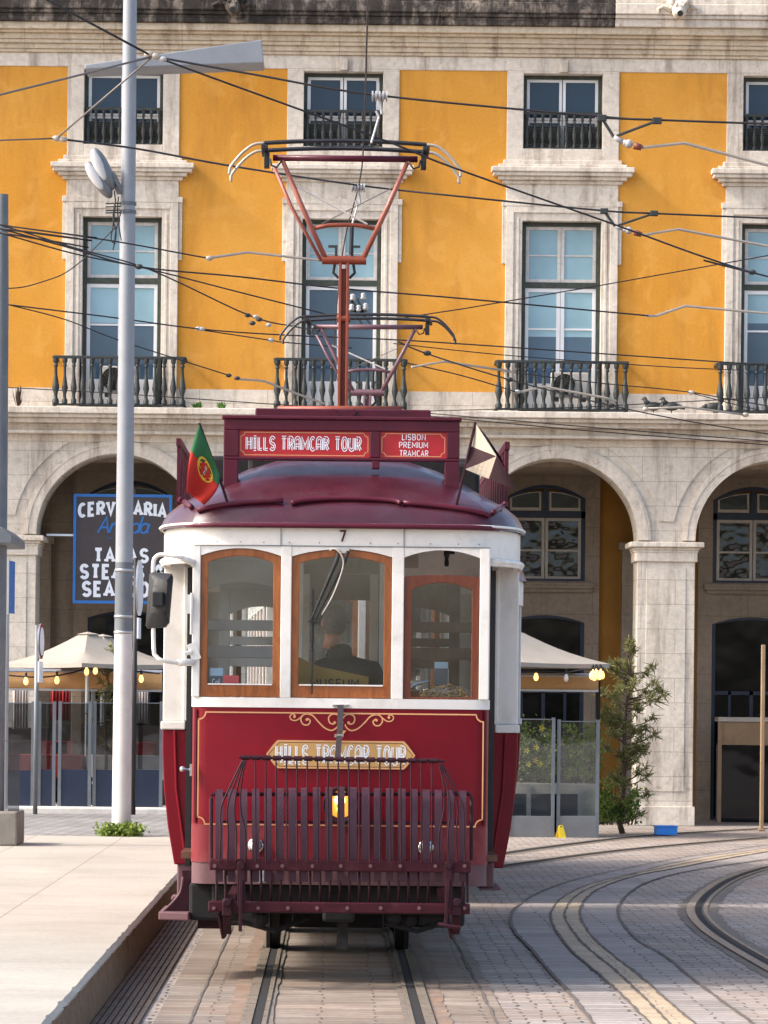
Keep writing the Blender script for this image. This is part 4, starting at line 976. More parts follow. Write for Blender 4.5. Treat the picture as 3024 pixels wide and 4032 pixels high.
# shelter end at the left edge
Ys = 36.5
sh = empty('stop_shelter', (at(0,1500,Ys).x, Ys, ZP), 0, 'grey tram stop shelter at the left edge with flat roof and stone foot', 'shelter'); so = Vector(sh.location)
m = MB(); a, b_ = at(-18,1822,Ys)-so, at(13,470,Ys)-so; m.lathe([(.085,.3),(.085,pz(1140)), (.075, at(0,640,Ys).z-ZP),(.06, at(0,420,Ys).z-ZP)], (at(-6,1500,Ys).x-so.x,0,0), 20); m.build('column', X['pole_dark'], sh, 40)
m = MB(); x0,x1,z0,z1 = rect3(-160, 38, 1145, 1181, Ys); vs = [(x0-so.x,-.7,z1-ZP+.03),(x0-so.x,-.7,z0-ZP),(x1-so.x,-.2,z0-ZP+.02),(x1-so.x,-.2,z0-ZP+.10),(x1-so.x-.10,-.2,z1-ZP)]
m.prism([(p[0],p[2]) for p in vs], -.6, .9); m.build('roof', X['pole_dark'], sh, bevel=.01)
m = MB(); x0,x1,z0,z1 = rect3(-120, 42, 1752, 1822, Ys); m.box(x0-so.x, x1-so.x, -.25, .6, 0, z1-ZP); m.build('foot', X['planter'], sh, bevel=.02)
m = MB(); x0,x1,z0,z1 = rect3(16, 42, 1628, 1752, Ys); m.box(x0-so.x, x1-so.x, .02, .05, z0-ZP, z1-ZP); m.build('side_pane', X['clear'], sh)

# ---- trees and hedges
def pine(u, vb, Y, rows, label, trunk_r=.045, z0=0.0, dens=1.0, seed=3):
    """rows: (v, left u, right u) outline from the tip down"""
    rnd = random.Random(seed); p = at(u, vb, Y); e = empty('young_pine', (p.x, Y, z0), 0, label, 'tree'); o = Vector((p.x, Y, z0))
    R = [(at((l+r)/2, v, Y)-o, (r-l)/2*Y/FPX) for v,l,r in rows]
    tr = MB(); tops = [Vector((0,0,0))] + [c for c,_ in reversed(R)]; n = len(tops)
    tpts = [Vector((c.x*.55, .03*sin(i*2.0), c.z)) for i, c in enumerate(tops)]
    tr.tube(tpts, [trunk_r*(1-.85*i/(n-1)) for i in range(n)], 8)
    leaf = MB(); limbs = MB()
    def clump(c, r, m):
        for _ in range(m):
            d = Vector((rnd.gauss(0,1), rnd.gauss(0,1), rnd.gauss(.35,.9))).normalized(); b0 = c + Vector((rnd.gauss(0,.35),rnd.gauss(0,.35),rnd.gauss(0,.35)))*r*.5
            tip = b0 + d*r*rnd.uniform(.6,1.15); s = d.cross(Vector((rnd.gauss(0,1),rnd.gauss(0,1),rnd.gauss(0,1)))).normalized()*r*.085
            leaf.add([b0-s, b0+s, tip+s*.25, tip-s*.25], [(0,1,2,3)])
    for i in range(len(R)-1):
        (c0,r0),(c1,r1) = R[i], R[i+1]; steps = max(1, int(abs(c0.z-c1.z)/.055))
        for k in range(steps):
            if rnd.random() < .18: continue
            t = k/steps; c = c0.lerp(c1, t); r = r0+(r1-r0)*t; zc = c.z
            tx = 0.0
            for q in range(len(tpts)-1):
                if tpts[q].z <= zc <= tpts[q+1].z: w = (zc-tpts[q].z)/max(1e-6, tpts[q+1].z-tpts[q].z); tx = tpts[q].x*(1-w)+tpts[q+1].x*w
            nb = max(1, int((1.6+r*5)*dens))
            for b in range(nb):
                a = rnd.uniform(0, 2*pi); rr = r*(rnd.uniform(.25,1.0) if rnd.random() < .8 else rnd.uniform(1.0,1.25)); ex = Vector((c.x + rr*cos(a), rr*sin(a)*.9, zc + rnd.uniform(-.02,.08)))
                st = Vector((tx, 0, zc - .25*rr - .03)); mid = st.lerp(ex, .55) + Vector((0,0,-.03))
                limbs.tube([st, mid, ex], [.010,.007,.004], 4, False)
                clump(ex, .125, int(26*dens)); clump(mid.lerp(ex,.5), .095, int(10*dens))
    tr.build('trunk', X['bark'], e, True); limbs.build('branches', X['bark'], e, True); leaf.build('crown', X['pine'], e)
    return e
pine(1345, 1781, 48.6, [(1386,1352,1362),(1400,1338,1375),(1430,1345,1395),(1450,1320,1420),(1470,1300,1438),(1490,1292,1448),(1510,1282,1440),(1540,1284,1424),(1580,1288,1412),(1620,1292,1410),(1660,1296,1404),(1700,1296,1402),(1740,1290,1390),(1772,1284,1376)],
     'slender young pine with thin needles against the pale stone pillar', dens=1.15, seed=8)
pine(228, 1660, 47.7, [(1408,236,244),(1425,232,248),(1440,200,262),(1470,188,285),(1500,196,290),(1530,190,262),(1560,196,258),(1590,206,250),(1625,214,246)],
     'small sparse pine growing behind the grey lamp pole', .025, ZP+.0, .62, 11)
tag_pots = MB(); c = at(228, 1700, 47.7)
tag_pots.lathe([(.13,0),(.17,.36),(.185,.36),(.185,.40),(.155,.40),(.15,.36)], (c.x, 47.7, ZP), 18); tag(tag_pots.build('plant_pot', X['planter'], None, 40), 'grey pot holding the small pine behind the lamp pole', 'pot')
def hedge(u0, u1, vt, vb, Y, label, seed, n=2600, flowers=0, group='planter shrubs right of the tram', name='hedge_plant', z=None, dp=1.0):
    rnd = random.Random(seed); x0,x1,z0,z1 = rect3(u0,u1,vt,vb,Y); z0 = z0 if z is None else z; e = empty(name, ((x0+x1)/2, Y, z0), 0, label, 'plant', group); w = (x1-x0)/2; H = z1-z0
    b = MB(); st = MB(); fl = MB()
    for k in range(26):
        x = rnd.uniform(-w,w); h = H*rnd.uniform(.5,1.05); top = Vector((x+rnd.uniform(-.08,.08), rnd.uniform(-.2,.2)*dp, h)); bs = Vector((x,rnd.uniform(-.15,.15)*dp,0)); st.tube([bs,(bs+top)/2+Vector((.02,0,0)),top], [.008,.006,.003], 4, False)
        for q in range(n//26):
            t = rnd.uniform(.15,1.05); c = bs.lerp(top, t)+Vector((rnd.gauss(0,.05),rnd.gauss(0,.06),rnd.gauss(0,.03))); d = Vector((rnd.gauss(0,1),rnd.gauss(0,1),rnd.gauss(.4,.8))).normalized(); L = rnd.uniform(.03,.07)
            s = d.cross(Vector((rnd.gauss(0,1),rnd.gauss(0,1),rnd.gauss(0,1)))).normalized()*L*.3; b.add([c, c+d*L*.5-s, c+d*L, c+d*L*.5+s], [(0,1,2,3)])
    for k in range(flowers):
        c = Vector((rnd.uniform(-w,w), -.18+rnd.gauss(0,.03), H*rnd.uniform(.3,.95)))
        for a in range(5): q = 2*pi*a/5; fl.add([c, c+Vector((.03*cos(q-.4),-.01,.03*sin(q-.4))), c+Vector((.045*cos(q),-.012,.045*sin(q))), c+Vector((.03*cos(q+.4),-.01,.03*sin(q+.4)))], [(0,1,2,3)])
    b.build('foliage', X['hedge'], e); st.build('stem', X['bark'], e)
    if flowers: fl.build('flower', X['petal'], e)
Yh_ = 47.6
hedge(1095, 1178, 1562, 1698, Yh_, 'bushy green planter shrub with yellow flowers close to the tram', 21, 2400, 8)
hedge(1172, 1230, 1588, 1698, Yh_, 'low green planter shrub between two taller ones right of the tram', 22, 1500)
hedge(1226, 1290, 1574, 1698, Yh_, 'green planter shrub next to the young pine', 23, 2000)
hedge(1284, 1378, 1694, 1781, 48.3, 'leafy green bush at the foot of the young pine', 25, 1500)
hedge(229, 297, 1788, 1815, Yp-.16, 'bright green leafy weed growing round the foot of the lamp pole', 31, 1300, group=None, name='wild_plant', z=ZP, dp=.5)
# planter, counters and small things by the arcade
def boxy(name, u0, u1, v0, v1, Y, d, parts, label, cat, z0=0.0, group=None):
    x0,x1,_,z1 = rect3(u0,u1,v0,v1,Y); e = empty(name, ((x0+x1)/2, Y, z0), 0, label, cat, group); w = (x1-x0)/2; H = z1-z0; parts(e, w, H, d); return e
def planter_parts(e, w, H, d):
    m = MB(); t = .04
    m.box(-w,w,-d/2,-d/2+t,0,H); m.box(-w,w,d/2-t,d/2,0,H); m.box(-w,-w+t,-d/2+t,d/2-t,0,H); m.box(w-t,w,-d/2+t,d/2-t,0,H); m.box(-w+t,w-t,-d/2+t,d/2-t,.02,.06); m.build('trough', X['planter'], e, bevel=.01)
    m = MB(); m.box(-w+t,w-t,-d/2+t,d/2-t,.06,H-.05); m.build('soil', X['bark'], e)
    m = MB(); m.box(-w*.92,w*.55,-d/2-.012,-d/2-.002,.06,H*.80); m.build('dark_front', X['pane_shop'], e)
    for x in (-w*.55, w*.6): m = MB(); m.box(x-.03,x+.03,-d/2-.02,-d/2-.013,.03,H-.02); m.build('upright', X['metal_grey'], e)
boxy('planter_trough', 1096, 1288, 1692, 1781, Yh_, .55, planter_parts, 'long grey planter trough with dark glossy front right of the tram', 'planter')
def counter_parts(e, w, H, d):
    m = MB(); m.box(-w,w,-d/2,d/2,H-.07,H); m.build('counter_top', X['cream_joinery'], e, bevel=.008)
    m = MB(); m.box(-w+.03,w-.03,-d/2+.02,-d/2+.05,H-.42,H-.075); m.build('fascia', X['tan_board'], e)
    m = MB(); m.box(-w+.03,w-.03,-d/2+.03,d/2-.02,.0,H-.425); m.build('dark_body', X['pane_shop'], e)
    for s in (-1,1): m = MB(); m.box(s*w-.03-.03*s,s*w+.03-.03*s,-d/2,-d/2+.018,.0,H-.075); m.build('upright', X['tan_board'], e)
boxy('bar_counter', 1545, 1672, 1550, 1778, 54.0, .5, counter_parts, 'tan bar counter inside the rightmost arch', 'counter')
p = at(1212, 1770, 46.9); e = empty('floor_sign', (p.x, 46.9, 0), radians(24), 'small bright yellow floor sign leaning before the planter trough', 'floor sign')
for sg in (-1, 1):
    m = MB(); m.add([(-.055,sg*.05,0),(.055,sg*.05,0),(.036,sg*.006,.14),(-.036,sg*.006,.14),(-.055,sg*.05+.006,0),(.055,sg*.05+.006,0),(.036,sg*.006+.006,.14),(-.036,sg*.006+.006,.14)], [(0,1,2,3),(7,6,5,4),(0,4,5,1),(1,5,6,2),(2,6,7,3),(3,7,4,0)]); m.build('panel', X['yellow_pl'], e, bevel=.003)
m = MB(); m.tube([(-.036,0,.14),(-.02,0,.16),(.02,0,.16),(.036,0,.14)], .007, 6); m.build('handle', X['yellow_pl'], e)
e = empty('blue_crate', (at(1438,1778,48.0).x, 48.0, 0), radians(8), 'bright blue crate on the ground at the foot of the pillar', 'crate')
m = MB(); m.box(-.14,.14,-.1,-.088,.015,.14); m.box(-.14,.14,.088,.1,.015,.14); m.box(-.14,-.128,-.088,.088,.015,.14); m.box(.128,.14,-.088,.088,.015,.14); m.box(-.128,.128,-.088,.088,.015,.03); m.build('crate_body', X['blue_pl'], e, bevel=.015); m = MB(); m.ring([(-.15,-.11),(.15,-.11),(.15,.11),(-.15,.11)],[(-.13,-.09),(.13,-.09),(.13,.09),(-.13,.09)],.125,.14); m.v=[(a,c,b_) for a,b_,c in m.v]; m.build('rim', X['blue_pl'], e)
# pigeons on the ledge
def pigeon(u, v, label, s=1.0):
    p = Vector((at(u, v, YF-.4).x, YF-.4, fz(-622))); e = MB(); e.ball((0,0,.10), (.12,.06,.065), 14, 10); e.tube([(s*.07,0,.13),(s*.11,0,.17),(s*.12,0,.2)], [.045,.034,.03], 10); e.ball((s*.125,0,.205), (.035,.03,.032), 10, 8)
    e.tube([(s*.15,0,.203),(s*.178,0,.195)], [.010,.003], 6); e.tube([(-s*.09,0,.11),(-s*.2,0,.07)], [.04,.018], 8)
    for q in (-.02,.02): e.tube([(0,q,.05),(.005,q,0)], .007, 5)
    tag(e.build('pigeon', X['iron'], None, True, loc=p), label, 'bird', 'pigeons on the stone ledge')
pigeon(1411, 889, 'dark pigeon crouching on the ledge farthest from the right balcony', -1)
pigeon(1450, 887, 'dark pigeon standing upright on the ledge beside the crouching one', -1)
pigeon(1541, 882, 'dark pigeon on the ledge next to the right balcony')

# ---- hanging restaurant sign in the left arch
Yg = 52.35
x0,x1,z0,z1 = rect3(157, 372, 1069, 1303, Yg)
sg = empty('restaurant_sign', ((x0+x1)/2, Yg, (z0+z1)/2), radians(0), 'charcoal restaurant board with blue border hanging in the left arch', 'sign'); w, h = (x1-x0)/2, (z1-z0)/2
m = MB(); m.box(-w+.04,w-.04,-.02,.04,-h+.04,h-.04); m.build('board', X['sign_dark'], sg)
m = MB(); m.ring([(-w,-h),(w,-h),(w,h),(-w,h)], [(-w+.042,-h+.042),(w-.042,-h+.042),(w-.042,h-.042),(-w+.042,h-.042)], -.03, .05); m.build('border', X['sign_blue'], sg)
def sgx(u): return at(u, 1180, Yg).x - sg.location.x
def sgz(v): return at(263, v, Yg).z - sg.location.z
text_mb('CERVEJARIA', sgx(171), sgx(357), sgz(1117), sgz(1091), -.024, 'slab', .26, .42, .045).build('lettering', X['sign_white'], sg)
text_mb('An lida', sgx(211), sgx(318), sgz(1151), sgz(1117), -.024, 'script', .12, .08, 0, .25).build('lettering', X['sign_blue'], sg)
text_mb('TAPAS', sgx(206), sgx(319), sgz(1213), sgz(1187), -.024, 'slab', .26, .42).build('lettering', X['sign_white'], sg)
text_mb('STEAKS &', sgx(176), sgx(352), sgz(1249), sgz(1222), -.024, 'slab', .26, .42).build('lettering', X['sign_white'], sg)
text_mb('SEAFOOD', sgx(181), sgx(346), sgz(1287), sgz(1259), -.024, 'slab', .26, .42).build('lettering', X['sign_white'], sg)
text_mb('EST.', sgx(232), sgx(243), sgz(1165), sgz(1161), -.024, 'sans', .16, .3).build('lettering', X['sign_blue'], sg)
m = MB(); q = sgx(100); m.bar((q,.02,sgz(1157)), (-w,.02,sgz(1157)), .03); m.bar((w,.02,sgz(1157)), (w+.3,.02,sgz(1157)), .03); m.build('bracket', X['sign_white'], sg)
# ------------------------------------------------------------------ the tram
YT = 22.3
def L(u, v, dy=0.0):
    p = at(u, v, YT+dy); return Vector((p.x-TX, dy, p.z))
HALF = 1.165; ZB, ZR = .627, 2.885            # half width, skirt, eave
LEN = 8.3
# plan of the eave: flat front, rounded shoulders, straight sides, same at the rear
ROOF_ROWS = [(-.02,2.87),(-.015,2.90),(.005,2.95),(.03,2.99),(.08,3.035),(.15,3.08),(.25,3.14),(.36,3.215),(.50,3.29),(.66,3.35),(.82,3.395),(1.0,3.425),(1.15,3.435)]
def plan_half():
    return [(0,0),(.45,.004),(.80,.03),(.93,.085),(.936,.092),(1.02,.19),(1.09,.34),(1.135,.52),(HALF,.78),(HALF,1.1)]
def plan_loop():
    h = plan_half(); right = h[1:]; front = [(-x,y) for x,y in reversed(right)] + [h[0]] + right
    side_r = [(HALF, 1.1+(LEN-2.2)*k/8) for k in range(1,8)]; rear = [(x, LEN-y) for x,y in reversed(front)]; side_l = [(-x,y) for x,y in reversed(side_r)]
    return front + side_r + rear + side_l
def shell(root, detail=True):
    """body, roof, saloon and running gear shared by both tram cars"""
    loop = plan_loop(); n = len(loop)
    def inset(d, ky=1.35):
        out = []
        for x, y in loop:
            fxx = 1-d/HALF; yy = y
            yc = LEN/2; q = (yc-abs(y-yc)); 
            yy = y + (d*ky if y < yc else -d*ky)*(1 if True else 0)
            if abs(y-yc) < 2.6: yy = y
            out.append((x*fxx, yy))
        return out
    rows = ROOF_ROWS
    b = MB(); vs = []
    for d, z in rows: vs += [(x,y,z) for x,y in inset(d, 1.15)]
    fs = [(j*n+k, j*n+(k+1)%n, (j+1)*n+(k+1)%n, (j+1)*n+k) for j in range(len(rows)-1) for k in range(n)]
    fs.append(tuple((len(rows)-1)*n+k for k in range(n))); b.add(vs, fs); b.build('roof', X['t_roof'], root, 50)
    # cream fascia all round; deeper at the shoulders over the door openings
    def fascia(x, y):
        yq = min(y, LEN-y); return 2.755 if yq < .09 else 2.655
    lp2 = []
    for i in range(n):
        a = loop[i]; lp2.append(a); c = loop[(i+1)%n]
        if math.hypot(a[0]-c[0], a[1]-c[1]) > .15:
            for k in range(1,4): lp2.append((a[0]+(c[0]-a[0])*k/4, a[1]+(c[1]-a[1])*k/4))
    m2 = len(lp2); vs = []
    for x,y in lp2: vs += [(x*.994,y*.999+.003,2.872),(x*.994,y*.999+.003,fascia(x,y)),(x*.96,y*.985+.06,fascia(x,y)),(x*.96,y*.985+.06,2.872)]
    b = MB(); b.add(vs, [(4*i+k, 4*i+(k+1)%4, 4*((i+1)%m2)+(k+1)%4, 4*((i+1)%m2)+k) for i in range(m2) for k in range(4)]); b.build('fascia', X['t_white'], root, 40)
    if detail:
        sh_pts = [p for p in plan_half() if p[1] >= .092]
        for s in (-1,1):
            b = MB(); b.tube([(s*x*1.002, y, fascia(x,y)+.02) for x,y in sh_pts], .020, 8); b.build('shoulder_moulding', X['t_white'], root, True)
            b = MB(); b.tube([(s*x*1.0, y, fascia(x,y)+.0) for x,y in sh_pts], .012, 8); b.build('shoulder_moulding', X['t_white'], root, True)
    # side walls with window posts
    for s in (-1,1):
        X1 = s*HALF
        w = MB(); vs = []
        for y in (1.02, LEN-1.02):
            for x, z in ((HALF,1.62),(HALF,1.45),(HALF-.012,1.2),(HALF-.04,.95),(HALF-.085,.72),(HALF-.13,.72),(HALF-.06,1.62)): vs.append((s*x,y,z))
        w.add(vs, [(k,(k+1)%7,7+(k+1)%7,7+k) for k in range(7)] + [tuple(range(6,-1,-1)), tuple(range(7,14))]); w.build('side_panel', X['t_red'], root, 40)
        a, b_ = sorted((X1, X1-s*.07)); c = MB(); c.box(a, b_, 1.021, LEN-1.021, 1.622, 1.75); c.build('belt_rail', X['t_white'], root)
        for k in range(7):
            y = 1.06+(LEN-2.12)*k/6; c = MB(); c.box(a, b_, y-.055, y+.055, 1.751, 2.70); c.build('window_post', X['t_white'], root, bevel=.008)
            if k < 6:
                y2 = 1.06+(LEN-2.12)*(k+1)/6; f = MB(); q0, q1 = sorted((s*(HALF-.02), s*(HALF-.05)))
                f.box(q0,q1,y+.056,y2-.056,1.752,1.80); f.box(q0,q1,y+.056,y+.10,1.80,2.70); f.box(q0,q1,y2-.10,y2-.056,1.80,2.70); f.box(q0,q1,y+.1,y2-.1,2.2,2.23)
                f = f.build('side_window', X['t_wood'], root); g = MB(); g.box((q0+q1)/2-.003,(q0+q1)/2+.003,y+.10,y2-.10,1.80,2.70); g.build('pane', X['tram_glass'], f)
    # floor, ceiling, bulkheads
    b = MB(); b.box(-1.0, 1.0, .12, LEN-.12, .78, .82); b.build('floor', X['t_inwood'], root)
    b = MB(); b.box(-1.05, 1.05, .3, LEN-.3, 2.875, 2.895); b.build('ceiling', X['t_inwood'], root)
    # running gear
    b = MB(); b.box(-.62,.62,1.6,LEN-1.6,.42,.70); b.box(-.5,.5,.5,LEN-.5,.55,.74); b.box(-.78,.78,2.9,3.0,.18,.5); b.box(-.78,.78,LEN-3.0,LEN-2.9,.18,.5); b.box(-.3,.3,.9,1.4,.3,.6); b.build('underframe', X['t_dark'], root, bevel=.02)
    for y in (3.15, LEN-3.15):
        for s in (-1,1):
            m = MB(); m.lathe([(.30,-.045),(.375,-.045),(.385,-.02),(.355,-.01),(.35,.05),(.25,.055),(.1,.06)], (s*.46,y,.355), 32, 'x') if s < 0 else m.lathe([(.1,-.06),(.25,-.055),(.35,-.05),(.355,.01),(.385,.02),(.375,.045),(.30,.045)], (s*.46,y,.355), 32, 'x'); m.build('wheel', X['t_dark'], root, 40)
        m = MB(); m.tube([(-.5,y,.355),(.5,y,.355)], .05, 10); m.build('axle', X['t_dark'], root)
    for s in (-1,1):
        m = MB(); m.box(s*.56-.03, s*.56+.03, 2.3, LEN-2.3, .30, .42); m.build('truck_frame', X['t_dark'], root, bevel=.01)
def end_face(root, rear=False, detail=True):
    """one end of the car: red apron, cream posts and header, wood sashes"""
    F = (lambda y: LEN-y) if rear else (lambda y: y)
    def Y2(a, b): return tuple(sorted((F(a), F(b))))
    W = .934; plan = [(-W,.36),(-W,.09),(-W+.02,.045),(-W+.055,.015),(-W+.10,.0),(W-.10,.0),(W-.055,.015),(W-.02,.045),(W,.09),(W,.36)]
    def wall(name, mat, z0, z1, off=0.0):
        b = MB(); o = [(x*(1+off/W), y-off) for x,y in plan]; i = [(x*.965, y+.03) for x,y in plan[::1]]
        vs = [(x,F(y),z0) for x,y in o]+[(x,F(y),z1) for x,y in o]+[(x,F(y),z0) for x,y in i]+[(x,F(y),z1) for x,y in i]; m = len(o)
        fs = []
        for k in range(m-1): fs += [(k,k+1,m+k+1,m+k),(2*m+k+1,2*m+k,3*m+k,3*m+k+1),(m+k,m+k+1,3*m+k+1,3*m+k),(k+1,k,2*m+k,2*m+k+1)]
        fs += [(0,m,3*m,2*m),(m-1,3*m-1,4*m-1,2*m-1)]
        if rear: fs = [tuple(reversed(f)) for f in fs]
        b.add(vs, fs); return b.build(name, mat, root, 35)
    wall('front_apron', X['t_red'], 1.0, 1.738)
    wall('lower_apron', X['t_red_worn'], .763, .9995, .001)
    wall('skirt', X['t_lilac'], ZB, .7625, -.004)
    wall('sill_band', X['t_white'], 1.7385, 1.80, .006)
    y0, y1 = Y2(.0, .055)
    # cream posts between the windows; widths as surveyed
    px = [(415,432),(606,629),(846,872),(1036,1057)]
    for u0, u1 in px:
        b = MB(); b.box(L(u0,1350).x, L(u1,1350).x, y0, y1, 1.8005, 2.756); b.build('window_post', X['t_white'], root, bevel=.005)
    for s in (-1,1):
        b = MB(); a, c = sorted((s*.934, s*.90)); q0, q1 = Y2(.056,.36); b.box(a, c, q0, q1, 1.8005, 2.70); b.build('corner_post', X['t_white'], root, bevel=.008)
    wins = [(432,606),(629,846),(872,1036)]
    for i, (u0, u1) in enumerate(wins):
        xa, xb = L(u0,1350).x, L(u1,1350).x; q0, q1 = Y2(.004,.05)
        zs_, ri = 2.690, .048
        b = MB(); b.header(xa+.0005, xb-.0005, 2.7555, zs_, ri, q0, q1, 18); b.build('window_header', X['t_white'], root)
        drop = .148 if (i == 2 and not rear) else 0.0
        zt_, zb_ = zs_-drop, 1.803
        if drop: zt_ = 2.572
        def archpts(x0, x1, zb, zs, r, n=16): return [(x0,zb),(x1,zb),(x1,zs)]+[(x1+(x0-x1)*k/n, zs+r*(1-(2*k/n-1)**2)) for k in range(1,n)]+[(x0,zs)]
        t = .048
        if drop: outer = archpts(xa+.002, xb-.002, zb_, zt_, .012); inner = archpts(xa+t, xb-t, zb_+.012, zt_-.085, ri)
        else: outer = archpts(xa+.002, xb-.002, zb_, zt_-.002, ri); inner = archpts(xa+t, xb-t, zb_+.078, zt_-.042, ri-.006)
        q0, q1 = Y2(.018,.046); m = MB(); m.ring(outer, inner, q0, q1); f = m.build('window_sash', X['t_wood_red'] if drop else X['t_wood'], root, bevel=.004)
        q0, q1 = Y2(.030,.036); m = MB(); io = [(x,z) for x,z in inner]; m.prism(io, q0, q1); m.build('pane', X['tram_glass'], f)
        if not drop: m = MB(); q0, q1 = Y2(.012,.0185); m.box(xa+t+.004, xb-t-.004, q0, q1, zb_+.075, zb_+.084); m.build('glazing_bead', X['t_white'], f)
    # corner pillars of the saloon behind the door openings
    for s in (-1,1):
        q0, q1 = Y2(1.0,1.019); a, c = sorted((s*HALF, s*(HALF-.18)))
        b = MB(); b.box(a, c, q0, q1, 1.64, 2.68); q2, q3 = Y2(.985,1.0); a2, c2 = sorted((s*(HALF-.13), s*(HALF-.175))); b.box(a2, c2, q2, q3, 1.64, 2.66); b.build('corner_pillar', X['t_white'], root, bevel=.01)
        b = MB(); q2, q3 = Y2(.975,1.02); a2, c2 = sorted((s*(HALF+.012), s*(HALF-.15))); b.box(a2, c2, q2, q3, 1.585, 1.64); b.build('pillar_cap', X['t_white'], root, bevel=.008)
        b = MB(); q0, q1 = Y2(.99,1.019); P = [(HALF,1.584),(HALF,1.45),(HALF-.012,1.2),(HALF-.04,.95),(HALF-.085,.70),(HALF-.215,.70),(HALF-.19,1.2),(HALF-.18,1.584)]
        b.prism([(s*x,z) for x,z in P], q0, q1); q2, q3 = Y2(.975,.99); b.prism([(s*x,z) for x,z in ((HALF-.07,1.58),(HALF-.085,1.2),(HALF-.12,.95),(HALF-.155,.72),(HALF-.175,.72),(HALF-.14,.95),(HALF-.105,1.2),(HALF-.09,1.58))], q2, q3); b.build('pillar_panel', X['t_red'], root, bevel=.008)
        b = MB(); q0, q1 = Y2(.72,.97); a, c = sorted((s*1.0, s*.965)); b.box(a, c, q0, q1, .70, 2.64); b.build('folding_door', X['t_black'], root)
    # bulkhead between platform and saloon
    q0, q1 = Y2(1.06,1.10)
    for s, mat in ((-1,'t_ingrey'),(1,'t_inwood')):
        b = MB(); x0, x1 = sorted((s*.30, s*1.0))
        def bx_(xa, xb, za, zb): b.box(xa, xb, q0, q1, za, zb)
        bx_(x0, x1, .82, 1.70); bx_(x0, x0+.09, 1.70, 2.7); bx_(x1-.09, x1, 1.70, 2.7); bx_(x0+.09, x1-.09, 2.06, 2.14); bx_(x0+.09, x1-.09, 2.24, 2.31)
        b.header(x0+.09, x1-.09, 2.7, 2.50, .06, q0, q1, 12); b.box(x0, x1, q0, q1, 2.70, 2.875); b.build('bulkhead', X[mat], root, bevel=.004)
        b = MB(); w0, w1 = Y2(1.04,1.12); b.box(s*.285-.035, s*.285+.035, w0, w1, .82, 2.875); b.build('door_jamb', X['t_white'], root, bevel=.006)
    b = MB(); b.box(-.249,.249,q0,q1,2.62,2.875); b.build('door_lintel', X['t_inwood'], root)

car = empty('tram', (TX, YT, 0), 0, 'red and cream vintage tram numbered 7 facing the camera', 'tram', 'vintage trams')
shell(car); end_face(car); end_face(car, rear=True)
SK = lambda n, m, b, **k: b.build(n, X[m], car, **k)
# seats in the saloon
for k in range(5):
    for s in (-1,1):
        y = 1.7+k*1.1; b = MB(); b.box(s*.72-.3, s*.72+.3, y, y+.42, 1.16, 1.22); b.box(s*.72-.3, s*.72+.3, y+.40, y+.45, 1.22, 1.74); b.box(s*.72-.25, s*.72+.25, y+.05, y+.4, .82, 1.16); SK('bench_seat', 't_inwood', b, bevel=.02)
# gutter rails at the eave
b = MB(); b.tube([(x*1.0, y-.03, 2.882) for x,y in [(-.985,.16),(-.93,.09),(-.80,.025),(-.45,-.005),(0,-.012),(.45,-.005),(.80,.025),(.93,.09),(.985,.16)]], .017, 8); SK('rain_rail', 't_maroon', b, smooth=True)
b = MB(); lp = plan_loop(); b.tube([(x*1.016,(y-.022 if y < 4 else y+.022),2.892) for x,y in lp]+[(lp[0][0]*1.016,lp[0][1]-.022,2.892)], .009, 6, False); SK('eave_moulding', 't_white', b, smooth=True)
# ribs on the roof
def roof_z(x, y):
    h = plan_half(); ax = abs(x)
    yf = next((a[1]+(c[1]-a[1])*(ax-a[0])/max(1e-6,c[0]-a[0]) for a, c in zip(h, h[1:]) if a[0] <= ax <= c[0]), 0)
    best = 0.0                                    # inset for which the shrunk plan passes through (x, y)
    for k in range(116):
        d = k/100; q = ax/(1-d/HALF) if d < HALF-.01 else 99
        if q > HALF: break
        yq = next((a[1]+(c[1]-a[1])*(q-a[0])/max(1e-6,c[0]-a[0]) for a, c in zip(h, h[1:]) if a[0] <= q <= c[0]), 0)
        if y >= yq + d*1.15: best = d
    dx = dy = best
    d = best
    for (a,za),(c,zc) in zip(ROOF_ROWS, ROOF_ROWS[1:]):
        if a <= d <= c: return za+(zc-za)*(d-a)/(c-a)
    return 3.435
def on_roof(u, v):
    y = .0
    while y < 1.6:
        p = L(u, v, y)
        if p.z <= roof_z(p.x, y):
            return p + Vector((0,-.022,.012))
        y += .004
    return L(u, v, .4)
def on_roof_line(pts):
    P = [on_roof(p.x, p.y) for p in spline([(u,v) for u,v in pts], 4)]
    for _ in range(3): P = [P[0]] + [(P[i-1]+P[i]*2+P[i+1])/4 for i in range(1, len(P)-1)] + [P[-1]]
    return P
for pts in (((427,1107),(460,1098),(520,1090),(612,1085)), ((630,1092),(650,1085),(740,1080),(850,1085),(866,1092)), ((870,1090),(940,1096),(1010,1105),(1058,1117)), ((386,1076),(400,1088),(414,1100)), ((1064,1112),(1080,1100),(1094,1086))):
    b = MB(); b.tube(on_roof_line(pts), .017, 8); SK('roof_rib', 't_maroon', b, smooth=True)
for s in (-1,1):
    b = MB()
    for k in range(12):
        y = 1.5+k*.36; b.box(s*1.10-.012, s*1.10+.012, y, y+.2, 3.0, 3.52)
    b.box(s*1.10-.016, s*1.10+.016, 1.45, 5.7, 3.48, 3.53); b.box(s*1.10-.016, s*1.10+.016, 1.45, 5.7, 3.10, 3.14); SK('roof_side_board', 't_maroon', b)
